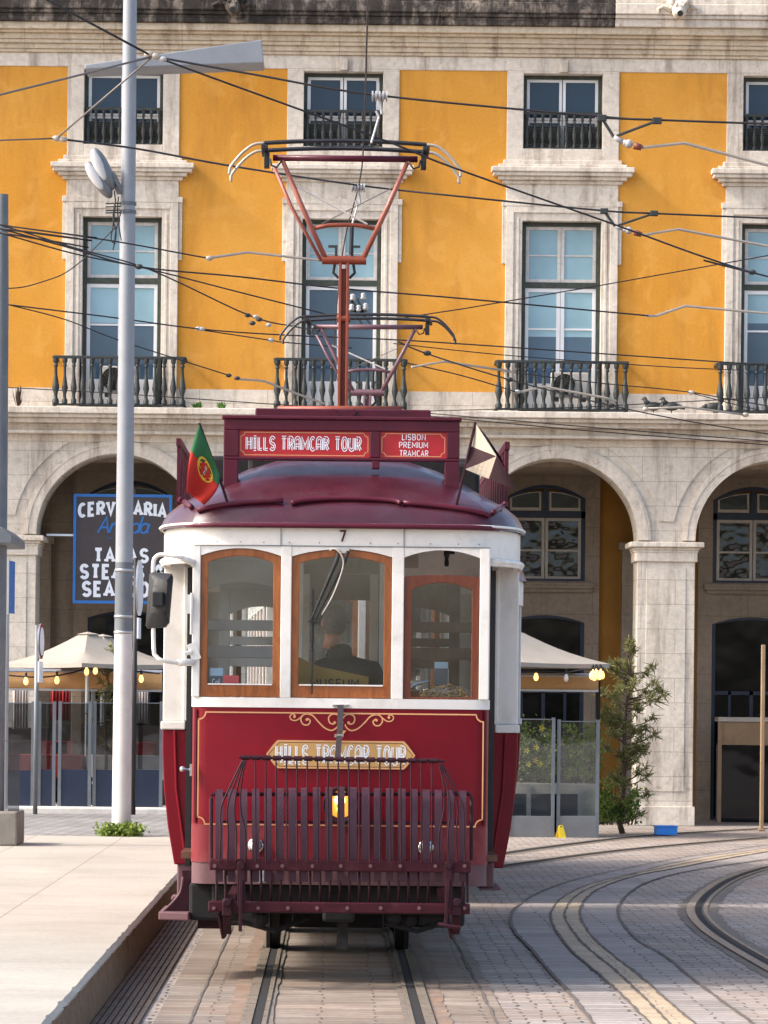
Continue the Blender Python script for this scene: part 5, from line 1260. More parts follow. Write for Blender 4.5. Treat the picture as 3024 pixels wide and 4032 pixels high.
# roof equipment and sign board
b = MB(); p0, p1 = L(552,905,1.6), L(930,888,1.6); b.box(p0.x, p1.x, 1.5, 5.2, p0.z-.16, p1.z); SK('roof_deck', 't_maroon', b, bevel=.01)
b = MB(); p0, p1 = L(600,886,2.2), L(868,886,2.2); b.tube([p0, p1], .03, 10); SK('roof_pipe', 'rustred', b, smooth=True)
b = MB(); p0 = L(648,900,2.0); 
for (u0,v0,u1,v1) in ((716,886,728,902),(768,886,754,902)): b.bar(L(u0,v0,1.5), L(u1,v1,1.5), .03)
SK('roof_stay', 't_maroon', b)
b = MB(); b.box(-.9,.9,1.2,1.9,3.22,3.40); b.box(-.62,-.36,.9,1.3,3.2,3.38); b.box(.70,.9,1.0,1.4,3.1,3.36); SK('resistor_box', 't_dark', b, bevel=.03)
dy = .42
sb = MB(); l, r = L(483,950,dy), L(993,950,dy); zt_, zb_ = L(738,907,dy).z, L(738,995,dy).z
pn = [(L(516,960,dy).x, L(799,960,dy).x), (L(821,960,dy).x, L(965,960,dy).x)]; zpt, zpb = L(738,931,dy).z, L(738,988,dy).z
sb.box(l.x, r.x, dy, dy+.10, zpt, zt_); sb.box(l.x, r.x, dy, dy+.10, zb_, zpb); sb.box(l.x, pn[0][0], dy, dy+.1, zpb, zpt); sb.box(pn[0][1], pn[1][0], dy, dy+.1, zpb, zpt); sb.box(pn[1][1], r.x, dy, dy+.1, zpb, zpt)
sb.box(l.x, l.x+.095, dy, dy+.10, roof_z(.74,.45)-.06, zb_); sb.box(r.x-.095, r.x, dy, dy+.1, roof_z(.74,.45)-.06, zb_); sb.box(L(803,995,dy).x, L(820,995,dy).x, dy, dy+.08, zb_-.05, zb_)
sb.box(l.x-.012, r.x+.012, dy-.015, dy+.14, zt_, zt_+.022)
SB = sb.build('sign_board', X['t_maroon'], car, bevel=.006)
for (xa, xb) in pn:
    b = MB(); b.box(xa+.0005, xb-.0005, dy+.02, dy+.06, zpb+.0005, zpt-.0005); SP = b.build('sign_panel', X['t_sign'], SB)
    b = MB(); c = .025; e = .012; x0, x1, z0, z1 = xa+e, xb-e, zpb+e, zpt-e
    b.ribbon([(x0,z0+c),(x0,z1-c)]+arc(x0,z1,c,c,-90,0,5)+[(x1-c,z1)]+arc(x1,z1,c,c,180,270,5)+[(x1,z0+c)]+arc(x1,z0,c,c,90,180,5)+[(x0+c,z0)]+arc(x0,z0,c,c,0,90,5), .005, lambda a,q: (a,dy+.0195,q), True); b.build('gold_line', X['t_gold'], SB)
text_mb('HILLS TRAMCAR TOUR', L(533,960,dy).x, L(779,960,dy).x, L(656,971,dy).z, L(656,945,dy).z, dy+.018, 'deco', .11, .34).build('lettering', X['sign_white'], SB)
for i, (t_, u0, u1, v0, v1) in enumerate((('LISBON',869,919,950,938),('PREMIUM',863,924,967,955),('TRAMCAR',864,925,985,973))):
    text_mb(t_, L(u0,960,dy).x, L(u1,960,dy).x, L(893,v0,dy).z, L(893,v1,dy).z, dy+.018, 'sans', .13, .3).build('lettering', X['sign_white'], SB)
text_mb('7', L(734,1155).x, L(746,1155).x, L(740,1170).z, L(740,1147).z, -.004, 'sans', .17).build('fleet_number', X['t_maroon'], car)
b = MB()
for u in (470,520,570,625,690,800,860,930,990,1035): q = L(u, 1173+ (u-740)*.0105); b.lathe([(.004,-.004),(.004,0)], (q.x, 0.0, q.z), 6, 'y')
SK('rivet', 't_maroon', b)
b = MB(); b.box(-.93,.93,-.0015,.01,2.7525,2.7585); b.box(L(606,1160).x,L(606,1160).x+.004,-.001,.01,2.76,2.865); b.box(L(872,1160).x,L(872,1160).x+.004,-.001,.01,2.76,2.865); SK('panel_seam', 'metal_grey', b)
b = MB()
for s in (-1,1): b.box(s*.915-.0025,s*.915+.0025,-.0008+.02,.04,1.01,1.73)
SK('panel_seam', 't_maroon', b)
# gold lining on the apron
def gm(a, z): return (a, -.0035, z)
x0, x1, z0, z1 = L(428,1650).x, L(1043,1650).x, L(738,1783).z, L(738,1541).z; c = .045
b = MB(); b.ribbon([(x0,z0+c),(x0,z1-c)]+arc(x0,z1,c,c,-90,0,6)+[(x1-c,z1)]+arc(x1,z1,c,c,180,270,6)+[(x1,z0+c)]+arc(x1,z0,c,c,90,180,6)+[(x0+c,z0)]+arc(x0,z0,c,c,0,90,6), .009, gm, True); SK('gold_line', 't_gold', b)
b = MB()
def sp2(pts): return [(p.x,p.y) for p in spline([(a,q) for a,q in pts], 7)]
mx = L(738,1560).x
for s in (-1,1):
    U = lambda du, v: (mx + s*du/343.86, L(738,v).z)
    b.ribbon(sp2([U(7,1565),U(12,1573),U(22,1578),U(36,1573),U(50,1560),U(62,1547),U(75,1543),U(85,1547),U(88,1557),U(82,1566),U(72,1566),U(68,1558),U(74,1552)]), .0085, gm)
    b.ribbon(sp2([U(80,1543),U(88,1550),U(98,1557),U(108,1556),U(112,1549),U(106,1543),U(100,1547)]), .0075, lambda a,z:(a,-.0042,z))
    b.ribbon(sp2([U(3,1562),U(1,1555),U(8,1545),U(20,1543),U(28,1550),U(26,1561),U(18,1564),U(13,1560)]), .0085, lambda a,z:(a,-.0050,z))
    for du, v in ((75,1555),(102,1549),(15,1561)): q = U(du,v); b.add([(q[0]+.009*cos(2*pi*k/10),-.0056,q[1]+.009*sin(2*pi*k/10)) for k in range(10)], [tuple(range(10))])
q = (mx, L(738,1585).z); b.add([(mx-.03,-.006,L(738,1578).z),(mx,-.006,q[1]-.02),(mx+.03,-.006,L(738,1578).z)], [(0,1,2)])
SK('gold_scroll', 't_gold', b)
# gold name plate
def plate_pts(k):
    xa, xb, za, zb = L(575,1630).x+k, L(897,1630).x-k, L(738,1661).z+k, L(738,1600).z-k; c = .055; d = .016
    return [(xa,(za+zb)/2),(xa+c*.72,zb-c*.62),(xa+c,zb-d),(xa+c+d,zb),(xb-c-d,zb),(xb-c,zb-d),(xb-c*.72,zb-c*.62),(xb,(za+zb)/2),(xb-c*.72,za+c*.62),(xb-c,za+d),(xb-c-d,za),(xa+c+d,za),(xa+c,za+d),(xa+c*.72,za+c*.62)]
b = MB(); b.prism(plate_pts(0), -.016, -.002); NP = b.build('name_plate', X['t_plate'], car)
b = MB(); b.ribbon(plate_pts(.005), .008, lambda a,z:(a,-.0165,z), True); b.build('plate_border', X['t_gold'], NP)
b = MB(); b.ribbon(plate_pts(.014), .003, lambda a,z:(a,-.0166,z), True); b.build('plate_line', X['t_maroon'], NP)
text_mb('HILLS TRAMCAR TOUR', L(597,1630).x, L(875,1630).x, L(738,1649).z, L(738,1613).z, -.0172, 'deco', .09, .34).build('lettering', X['sign_white'], NP)
# strap that holds the fender up
b = MB(); b.bar(L(736,1523,-.02), L(734,1580,-.12), .038, .008, (0,1,0)); b.bar(L(734,1580,-.12), L(729,1640,-.36), .036, .008, (0,1,0)); SK('fender_strap', 'leather', b)
b = MB(); b.bar(L(718,1524,-.012), L(754,1524,-.012), .02, .012); b.bar(L(722,1589,-.16), L(742,1589,-.16), .012, .02); SK('strap_buckle', 'chrome', b)
# ---- fender ("lifeguard")
FY = -.45
def Fd(u, v, d=0.0): return L(u, v, FY+d)
b = MB(); prof = []
za = Fd(517,1636); zb2 = Fd(961,1644)
b.tube([za, zb2], .008, 8)
for k in range(19):
    u = 531 + k*22.5; w = 9.2; b.tube([Fd(u-w,1636+(u-517)*.018), Fd(u+w,1636+(u-517)*.018)], .0165, 10)
SK('fender_roller', 't_iron', b, smooth=40)
for k in range(18):                                          # thin rods
    u = 551.5 + k*22.4; b = MB(); vtop = 1640+(u-517)*.018; b.tube([Fd(u,vtop,-.015), Fd(u+.3,1700,-.03), Fd(u+.5,1800,-.05), Fd(u+.5,1862,-.055)], .0052, 6, False); SK('fender_rod', 't_iron', b, smooth=True)
for s, u0 in ((-1,524),(1,955)):
    for k, (ub, um) in enumerate(((0,4),(24,16),(46,30),(66,42))):
        b = MB(); vt = 1642+(u0-517)*.018
        b.tube(spline([Fd(u0+s*-4*(3-k)*.6,vt,-.015), Fd(u0+s*um*.55,1690,-.03), Fd(u0+s*(um*1.1),1745,-.04), Fd(u0+s*ub*.80-s*6,1800,-.05), Fd(u0+s*ub*.85-s*6,1862,-.05)], 5), .0052, 6, False); SK('fender_rod', 't_iron', b, smooth=True)
for k in range(21):                                          # broad curved slats
    u = 473.5 + k*26.3; t = abs(u-736)/263; top = 1702+6*t+ (u-736)*.004; b = MB(); w = .046/2
    prof = [(top+8,.27),(top-1,.21),(top-2,.16),(top+3,.115),(top+15,.08),(top+40,.045),(top+75,.02),(top+115,.0),(1862,.0),(1905,.015)]
    vs = []
    for v, d in prof: q = Fd(u,v,d); vs += [(q.x-w,q.y,q.z),(q.x+w,q.y,q.z),(q.x+w,q.y+.012,q.z),(q.x-w,q.y+.012,q.z)]
    m_ = len(prof); b.add(vs, [(4*i+j,4*i+(j+1)%4,4*i+4+(j+1)%4,4*i+4+j) for i in range(m_-1) for j in range(4)]+[(0,1,2,3),(4*m_-1,4*m_-2,4*m_-3,4*m_-4)]); SK('fender_slat', 't_slat', b, smooth=40)
b = MB(); b.tube([Fd(456,1858,.05), Fd(456,1726,.18), Fd(458,1716,.20), Fd(1016,1715,.20), Fd(1018,1726,.18), Fd(1018,1858,.05)], .012, 6); SK('fender_hoop', 't_iron', b)
b = MB(); b.bar(Fd(470,1775,.055), Fd(1005,1777,.055), .022, .014); SK('fender_tie', 't_iron', b)
b = MB(); l, r = Fd(452,1868), Fd(1017,1870); b.box(l.x, r.x, FY-.035, FY+.04, Fd(736,1882).z, Fd(736,1858).z); bm1 = b.build('upper_beam', X['t_beam'], car, bevel=.008)
b = MB(); l, r = Fd(450,1960), Fd(1015,1962); b.box(l.x, r.x, FY-.03, FY+.03, Fd(736,1972).z, Fd(736,1949).z); bm2 = b.build('lower_beam', X['t_beam'], car, bevel=.008)
for bm, v, us in ((bm1,1870,(464,556,610,675,736,800,864,940,1003)), (bm2,1961,(462,558,622,685,750,822,905,1003))):
    b = MB()
    for u in us: q = Fd(u, v); b.lathe([(.012,-.012),(.010,-.004),(.012,0)], (q.x, FY-(.035 if bm is bm1 else .03), q.z), 8, 'y')
    b.build('bolt', X['t_lilac'], bm)
for k in range(19):
    u = 543 + k*21.2
    if 512 < u < 530 or 960 < u < 985: continue
    b = MB(); b.tube([Fd(u,1880,.02), Fd(u,1950,.02)], .0075, 6); SK('guard_rod', 't_iron', b, smooth=True)
for u in (468,487,1000,1010): b = MB(); b.tube([Fd(u,1880,.03), Fd(u,1950,.03)], .008, 6); SK('guard_rod', 't_iron', b)
for u, ub, vb in ((521,519,2012),(969,962,2000)):
    b = MB(); b.bar(Fd(u,1862,-.05), Fd(u,1960,-.05), .048, .014, (0,1,0)); b.bar(Fd(u,1900,-.062), Fd(ub,vb,-.06), .022, .016, (0,1,0)); q = Fd(u,1868); b.lathe([(.024,-.075),(.024,-.045)], (q.x,FY,q.z), 12, 'y'); SK('lift_lever', 't_iron', b, bevel=.003)
for s, u0 in ((-1,491),(1,986)):
    b = MB(); q = Fd(u0,1958); b.box(q.x-.03,q.x+.03,FY-.05,FY+.02,q.z-.055,q.z+.05); b.lathe([(.026,-.066),(.026,-.05)], (q.x,FY,q.z+.028), 12, 'y')
    b.bar(q+Vector((0,.0,-.05)), q+Vector((-s*0+.05*s*-1*0,.10,-.17)), .05, .03); b.bar(q+Vector((-.05,.05,-.03)), q+Vector((-.02,.12,-.2)), .02, .05); SK('hinge_bracket', 't_iron', b, bevel=.006)
b = MB(); p = Fd(960,1995,-.06); b.tube([p+Vector((-.04,0,-.005)), p+Vector((.10,0,-.025))], .014, 8); SK('foot_bar', 't_iron', b)
b = MB()
for s in (-1,1): b.bar((s*.64,.1,.60),(s*.66,FY+.03,.56),.05,.05); b.bar((s*.70,.0,.70),(s*.70,FY+.08,.78),.03,.04)
SK('fender_carrier', 't_iron', b)
for (uu, vv, ww, hh, mt) in ((566,1893,16,28,'t_ingrey'),(582,1893,12,26,'t_lilac'),(726,1890,16,20,'t_lilac')):
    q = L(uu,vv,-.012); b = MB(); b.box(q.x-ww/2/343, q.x+ww/2/343, -.012, .0, q.z-hh/2/343, q.z+hh/2/343); b.lathe([(.012,-.02),(.012,-.012)], (q.x,0,q.z+.015), 8, 'y'); b.lathe([(.012,-.02),(.012,-.012)], (q.x,0,q.z-.02), 8, 'y'); SK('skirt_plate', mt, b)
# lit headlamp behind the slats and two marker lamps
q = L(736,1738,-.09); b = MB(); b.lathe([(.115,.09),(.115,.0),(.108,-.015),(.088,-.005),(.085,.05),(.01,.06)], (q.x,-.09,q.z), 28, 'y'); H_ = b.build('headlamp', X['t_iron'], car, 40)
b = MB(); b.lathe([(.084,.03),(.06,.005),(.03,-.008),(.004,-.01)], (q.x,-.09,q.z), 24, 'y'); b.build('lens', X['headlamp'], H_, True)
b = MB(); b.ball((q.x-.004,-.098,q.z+.028), (.036,.012,.034), 14, 8); b.ball((q.x,-.096,q.z-.02), (.024,.010,.05), 12, 8); b.build('bulb', X['lamp_core'], H_, True)
for u in (552, 920):
    q = L(u,1829 + (u-736)*.0105,-.03); b = MB(); b.lathe([(.052,.03),(.052,.012),(.046,.004),(.038,.0),(.036,.012)], (q.x,-.03,q.z), 24, 'y'); o = b.build('marker_lamp', X['chrome'], car, 40)
    b = MB(); b.lathe([(.037,.0),(.03,-.02),(.016,-.032),(.003,-.035)], (q.x,-.03,q.z), 20, 'y'); b.build('lens', X['lens'], o, True)
# wiper
b = MB(); q = L(742,1190,-.01); b.box(q.x-.035,q.x+.035,-.014,.004,q.z-.014,q.z+.02); SK('wiper_mount', 'white_old', b)
b = MB(); 
b.tube([L(733,1190,-.03), L(727,1212,-.035), L(672,1338,-.035)], [.010,.013,.005], 8); b.tube([L(752,1190,-.03), L(744,1212,-.035), L(681,1338,-.035)], [.010,.013,.005], 8)
b.bar(L(666,1343,-.035), L(684,1343,-.035), .012, .012); b.tube([L(675,1345,-.03), L(674,1400,-.025)], .007, 6); SK('wiper_arm', 'black', b)
b = MB(); b.bar(L(677,1272,-.02), L(674,1500,-.016), .011, .012, (0,1,0)); SK('wiper_blade', 'black', b)
b = MB(); b.tube(spline([L(712,1189,-.02), L(722,1185,-.045), L(735,1195,-.055), L(742,1215,-.05), L(735,1245,-.045), L(717,1290,-.04), L(695,1328,-.035)], 6), .0045, 6); SK('washer_hose', 'linen', b, smooth=True)
# mirror on its loop arm
MY = -.10
b = MB(); b.tube(spline([L(418,1222,.0), L(404,1208,-.03), L(385,1203,MY), L(352,1198,MY), L(337,1203,MY), L(331,1222,MY), L(331,1300,MY), L(332,1400,MY), L(338,1418,MY), L(352,1427,MY), L(390,1432,-.05), L(418,1428,.0)], 6), .013, 8); b.tube([L(390,1204,-.07), L(418,1216,.0)], .022, 8); b.tube([L(385,1432,-.06), L(418,1430,.0)], .022, 8); MA = SK('mirror_arm', 't_white', b, smooth=True)
b = MB(); o4 = [L(330,1238,0), L(373,1243,0), L(376,1250,0), L(368,1345,0), L(360,1355,0), L(322,1357,0), L(317,1350,0), L(325,1242,0)]
c0 = sum(o4, Vector())/8; vs = []
for sc, d in ((1.0,.0),(1.03,-.02),(1.0,-.04),(.62,-.085)):
    for p in o4: vs.append((c0.x+(p.x-c0.x)*sc, MY+.005+d-(p.x-c0.x)*.35, c0.z+(p.z-c0.z)*sc+ (0.02 if sc < .9 else 0)))
b.add(vs, [(8*j+k,8*j+8+k,8*j+8+(k+1)%8,8*j+(k+1)%8) for j in range(3) for k in range(8)]+[tuple(range(8)), tuple(range(31,23,-1))]); MH = b.build('mirror_head', X['black'], MA, 45)
b = MB(); b.add([(c0.x+(p.x-c0.x)*.9, MY+.008-(p.x-c0.x)*.35*.9, c0.z+(p.z-c0.z)*.9) for p in o4], [tuple(range(7,-1,-1))]); b.build('mirror_glass', X['chrome'], MH)
b = MB(); q = L(339,1298,MY-.05); b.box(q.x-.028,q.x+.042,MY-.125,MY+.0,q.z-.035,q.z+.055); b.build('clamp', X['black'], MH, bevel=.008)
b = MB(); q = L(408,1305,-.01); b.box(q.x-.022,q.x+.012,-.015,.02,q.z-.06,q.z+.06); b.tube([q+Vector((.018,-.01,-.19)), q+Vector((.018,-.01,.07))], .009, 6); b.bar(L(412,1390,-.012), L(425,1425,-.012), .06, .01, (0,1,0)); b.tube([L(398,1412,-.03), L(414,1408,-.02)], .014, 8); SK('hinge', 't_white', b)
# grab knob, door edge posts and step boards
b = MB(); q = L(394,1661,-.02); b.ball(q, .018, 10, 8); b.tube([q, L(412,1663,0)], .008, 6); b.box(L(410,1650).x, L(415,1650).x, -.01,.01,L(410,1676).z,L(410,1650).z); SK('grab_knob', 'chrome', b, smooth=40)
def step(s):
    # hanging entrance step: curved plate, bright curved edge iron, thick tread
    b = MB(); o = [L(u,v,.30) for u,v in ((392,1880),(396,1905),(388,1930),(368,1955),(346,1974),(405,1982),(416,1964),(430,1935),(434,1900),(434,1880))]
    b.prism([(p.x,p.z) for p in o], .30, .33); o_ = SK('step_plate', 't_iron', b, bevel=.004)
    b = MB(); P = spline([L(436,1896,.27), L(433,1930,.27), L(421,1960,.27), L(404,1984,.27)], 5); b.tube(P, .010, 6); P = spline([L(395,1895,.27), L(389,1928,.27), L(368,1954,.27), L(347,1973,.27)], 5); b.tube(P, .008, 6); b.build('edge_iron', X['t_lilac'], o_, True)
    b = MB(); b.prism([(L(u,1975,.2).x, y) for u,y in ((342,.22),(408,.16),(412,.30),(404,.9),(345,.9))], L(370,1988,.2).z, L(370,1970,.2).z, 'xy'); b.build('step_board', X['t_lilac'], o_, bevel=.008)
    b = MB(); b.box(-.90,-.72,.4,.95,.32,.60); b.build('step_riser', X['t_iron'], o_)
step(-1)
b = MB(); q0, q1 = L(1040,1880,.5), L(1062,1905,.5); b.box(.88,.99,.40,.95,.60,.76); b.box(.90,1.04,.38,.97,.585,.60); SK('folded_step', 't_lilac', b, bevel=.008)
b = MB(); b.box(-1.06,-.93,1.0,1.3,.48,.72); b.box(-1.10,-.98,1.05,1.25,.46,.49); SK('saloon_step', 't_lilac', b, bevel=.01)
b = MB(); b.box(-.80,.80,.08,.16,.44,.63); b.box(-.95,-.62,.25,.85,.38,.62); b.box(.5,.8,.2,.8,.36,.60); b.box(-.1,.1,-.1,.4,.40,.50); SK('drawgear', 't_dark', b, bevel=.02)
b = MB()
for (x,y,z,r) in ((.45,.2,.40,.05),(.58,.25,.38,.045),(.35,.15,.42,.05),(-.5,.2,.4,.06),(.68,.22,.42,.04)): b.ball((x,y,z), r, 10, 8)
b.tube([(.3,.15,.38),(.5,.2,.33),(.7,.2,.40)], .018, 6); b.tube([(-.62,.2,.38),(-.4,.2,.32),(-.2,.3,.40)], .018, 6); b.box(-.01,.06,.05,.12,.22,.5); SK('air_hose', 't_dark', b)
# cab fittings
b = MB(); q = L(558,1505,.42); R = .16; b.tube([(q.x+R*cos(2*pi*k/28), .42+R*.35*sin(2*pi*k/28), q.z-.12+R*.94*sin(2*pi*k/28)) for k in range(29)], .012, 6, False)
for k in range(3): a = 2*pi*k/3+.5; b.tube([(q.x,.42,q.z-.12),(q.x+R*cos(a), .42+R*.35*sin(a), q.z-.12+R*.94*sin(a))], .01, 6)
b.tube([(q.x,.42,q.z-.12),(q.x,.40,.82)], .025, 8); SK('hand_wheel', 'chrome', b, smooth=True)
b = MB(); b.box(-.30,.30,.30,.62,.82,1.70); SK('controller', 't_inwood', b, bevel=.02)
for (u0,u1,v0,v1,m_,yy) in ((453,482,1443,1466,'sticker_blue',.044),(453,487,1460,1486,'sticker_grey',.043),(481,516,1459,1486,'sticker_red',.042),(938,968,1430,1480,'sticker_blue',.30),(938,968,1444,1480,'sticker_grey',.295)):
    p0, p1 = L(u0,v1,yy), L(u1,v0,yy); b = MB(); b.box(p0.x,p1.x,yy,yy+.0015,p0.z,p1.z); SK('window_card', m_, b)
text_mb('Col.', L(458,1470).x, L(476,1470).x, L(465,1478,.04).z, L(465,1467,.04).z, .0415, 'sans', .14, .2).build('card_lettering', X['sign_white'], car)
# yellow card with lettering leaning inside the middle window
p0, p1 = L(640,1492,.20), L(796,1420,.20)
b = MB(); b.prism([(L(640,1492,.2).x,1.81),(L(796,1490,.2).x,1.81),(L(796,1461,.2).x,L(796,1462,.2).z),(L(690,1440,.2).x,L(690,1440,.2).z),(L(645,1419,.2).x,L(645,1419,.2).z)], .20, .205); SK('yellow_card', 'yel_board', b)
text_mb('MUSEUM', L(672,1470,.2).x, L(774,1470,.2).x, L(740,1484,.2).z, L(740,1468,.2).z, .197, 'sans', .2, .3).build('card_lettering', X['t_dark'], car)
b = MB(); b.box(L(873,1500,.3).x, L(905,1500,.3).x, .30, .34, L(890,1478,.3).z, L(890,1470,.3).z); b.tube([L(873,1490,.26), L(900,1478,.28), L(925,1472,.30)], .010, 6); SK('brake_handle', 'chrome', b)
b = MB(); q = L(965,1207,.5); b.lathe([(.012,-.05),(.016,-.03),(.012,.0),(.02,.03),(.018,.05)], q, 10); b.box(q.x,q.x+.05,q.y-.02,q.y+.02,q.z+.03,q.z+.07); SK('signal_bell', 'black', b)
b = MB(); b.box(.25,.95,.98,1.0,2.60,2.86); SK('notice_panel', 't_white', b)
b = MB(); b.box(.36,.50,.974,.979,2.66,2.80); SK('notice', 'linen', b)
# ---- pantograph
def pantograph(parent, y, zbase, zelb, zhead, mats, spread=1.0, label=None):
    col, arm, headm = mats; P = empty('pantograph', (0,y,0)); P.parent = parent
    B = lambda n, m, b, par=None, **k: b.build(n, X[m], par or P, **k)
    b = MB(); 
    for s in (-1,1): b.bar((s*.028,-.02,zbase),(s*.028,0,zelb-.02),.022,.05,(0,1,0))
    b.bar((0,.02,zbase),(0,.03,zelb-.06),.036,.03,(0,1,0)); b.tube([(-.05,0,zbase+(zelb-zbase)*.70),(.05,0,zbase+(zelb-zbase)*.70)], .03, 10); B('lower_arm', col, b, bevel=.004)
    b = MB(); b.tube([(-.165,0,zelb),(.165,0,zelb)], .033, 12); q = B('elbow_bar', col, b, smooth=40)
    b = MB()
    for s in (-1,1):
        b.tube([(s*.07,.02,zelb-.03),(s*.08,.04,zelb-.09),(s*.04,.04,zelb-.13)], .012, 6); b.bar((s*.06,-.01,zelb+.03),(s*.06,-.01,zelb+.11),.02); b.bar((s*.12,-.01,zelb+.10),(s*.05,-.01,zelb+.10),.018)
    b.build('elbow_fitting', X['iron'], q)
    zt = zhead-.085
    for s in (-1,1): b = MB(); b.tube([(s*.145,-.01,zelb+.02),(s*.32,0,(zelb+zt)/2+.02),(s*.475,0,zt)], [.021,.020,.017], 10); B('upper_arm', arm, b, smooth=True)
    b = MB(); b.tube([(-.17,.05,zelb),(-.40,.12,(zelb+zt)/2+.03),(-.53,.16,zt-.05)], .014, 8); B('guide_rod', arm, b, smooth=True)
    zc = zelb+(zt-zelb)*.33; hw = .145+(.475-.145)*.33
    b = MB(); b.tube([(-hw+.02,0,zc-.015),(-hw*.5,0,zc+.008),(0,0,zc+.014),(hw*.5,0,zc+.008),(hw-.02,0,zc-.015)], .016, 8); B('cross_bar', col, b, smooth=True)
    b = MB(); b.tube([(.05,-.01,zelb+.04),(.055,-.01,zc)], .016, 8); B('damper', 'black', b)
    b = MB(); b.tube([(-.36,0,zt-(zt-zelb)*.28),(.17,0,zc+.02)], .008, 6); B('stay_rod', 'white_old', b); b = MB(); b.tube([(.36,0,zt-(zt-zelb)*.28),(-.17,0,zc+.02)], .004, 5); B('stay_wire', 'wire_grey', b)
    b = MB(); b.tube([(-.54,0,zt),(.54,0,zt)], .024, 10); B('head_tube', col if col != 'rustred' else 't_maroon', b, smooth=True)
    for j, yy in enumerate((-.16,.20)):
        b = MB(); n = 12; pts = [(-.60+1.2*k/n, yy, zhead+.022*(1-(2*k/n-1)**2)) for k in range(n+1)]
        b.tube(pts, .017, 6); B('collector_strip', headm, b)
        for s in (-1,1):
            b = MB(); b.tube(spline([(s*.60,yy,zhead),(s*.68,yy,zhead-.012),(s*.76,yy,zhead-.07),(s*.83,yy,zhead-.15),(s*.855,yy,zhead-.19),(s*.858,yy,zhead-.235)], 5), .011, 8); B('horn', 'horn' if col=='rustred' else headm, b, smooth=True)
    for s in (-1,1):
        b = MB(); b.box(s*.60-.025,s*.60+.025,-.19,.23,zhead-.045,zhead-.012); b.box(s*.585-.02,s*.585+.02,-.05,.05,zhead-.16,zhead-.045); B('head_carrier', 'black', b, bevel=.004)
        b = MB(); b.tube([(s*.56,-.05,zhead-.10),(s*.55,-.06,zhead-.15),(s*.51,-.06,zhead-.165),(s*.47,-.05,zhead-.11)], .008, 6); B('shunt_cable', 'black', b, smooth=True)
    b = MB(); b.box(-.16,.16,-.25,.25,zbase-.06,zbase); 
    for s in (-1,1): b.lathe([(.04,-.30),(.05,-.26),(.03,-.24),(.05,-.2),(.03,-.18),(.04,-.06)], (s*.3,0,zbase), 10); b.box(s*.3-.2*(s>0), s*.3+.2*(s<0), -.03,.03,zbase-.06,zbase-.03)
    B('base_frame', col, b)
    return P
pantograph(car, 4.2, 3.62, at(741,562,26.5).z, at(741,318,26.5).z, ('rustred','copper','carbon'))

# ---- second tram behind
car2 = empty('tram', (.60, 31.35, 0), radians(2.9), 'second vintage tram hidden behind the first with its own plum coloured pantograph', 'tram', 'vintage trams')
shell(car2, False); end_face(car2); end_face(car2, rear=True)
b = MB(); b.box(-.6,.6,1.5,5.2,3.22,3.40); b.build('roof_deck', X['t_maroon'], car2, bevel=.01)
p2 = pantograph(car2, 3.75, 3.62, at(760,848,35.1).z, at(795,688,35.1).z, ('plum','plum','carbon')); p2.location.x = -.10; p2.rotation_euler = (0,0,radians(-7))

# ---- flags on the front of the tram: things of their own, stuck in holders on the roof
def flag_port():
    dyb, dyt = .10, .06; e = empty('flag', L(503,1122,dyb)+Vector((TX,YT,0)), 0, 'red and green national flag with yellow crest on the left side of the tram roof', 'flag', 'flags on the tram roof'); o = Vector(e.location)-Vector((TX,YT,0))
    b = MB(); b.tube([L(503,1122,dyb)-o, L(480,1050,dyb-.04)-o, L(430,914,dyt-.1)-o], .009, 6); b.build('flag_pole', X['t_iron'], e)
    h0, h1 = L(430,916,-.05), L(474,1024,.03); f0, f1 = L(404,1062,.0), L(441,1091,.05); ns, nt = 14, 18
    def P(s, t):
        a = h0.lerp(h1, s); c = f0.lerp(f1, s); p = a.lerp(c, t); p = p + Vector((-.02*sin(pi*t)*(1-s)+.035*sin(pi*t)*s, -.045*sin(s*7+t*2.0)*min(1,t*2.5), .0)); return p-o
    def grid(s0,s1,t0,t1,ns,nt,off=0.0):
        b = MB(); vs = [P(s0+(s1-s0)*i/ns, t0+(t1-t0)*j/nt)+Vector((0,off,0)) for i in range(ns+1) for j in range(nt+1)]; b.add(vs, [(i*(nt+1)+j,(i+1)*(nt+1)+j,(i+1)*(nt+1)+j+1,i*(nt+1)+j+1) for i in range(ns) for j in range(nt)]); return b
    g = grid(0,1,0,.40,ns,8).build('green_cloth', X['flag_green'], e, True); r = grid(0,1,.40,1,ns,12).build('red_cloth', X['flag_red'], e, True)
    for q in (g, r): md = q.modifiers.new('thick','SOLIDIFY'); md.thickness = .002
    def disc(rs, rt, off, mat, nm, sc=.52, tc=.42, ring=0.0):
        b = MB(); n = 24; vs = []
        for k in range(n):
            a = 2*pi*k/n; vs.append(P(sc+rs*cos(a), tc+rt*sin(a))+Vector((0,-off,0)))
        if ring:
            for k in range(n): a = 2*pi*k/n; vs.append(P(sc+rs*ring*cos(a), tc+rt*ring*sin(a))+Vector((0,-off,0)))
            b.add(vs, [(k,(k+1)%n,n+(k+1)%n,n+k) for k in range(n)])
        else: b.add(vs+[P(sc,tc)+Vector((0,-off,0))], [(k,(k+1)%n,n) for k in range(n)])
        b.build(nm, X[mat], e)
    disc(.27,.19,.006,'flag_yellow','crest_sphere',ring=.84); disc(.27,.07,.007,'flag_yellow','crest_sphere',ring=.75); disc(.10,.19,.0075,'flag_yellow','crest_sphere',ring=.75)
    disc(.165,.125,.008,'flag_red','crest_shield'); disc(.105,.085,.009,'flag_white','crest_field')
    for ds, dt in ((0,0),(.05,0),(-.05,0),(0,.042),(0,-.042)): disc(.018,.016,.010,'flag_blue','crest_mark',.52+ds,.42+dt)
flag_port()
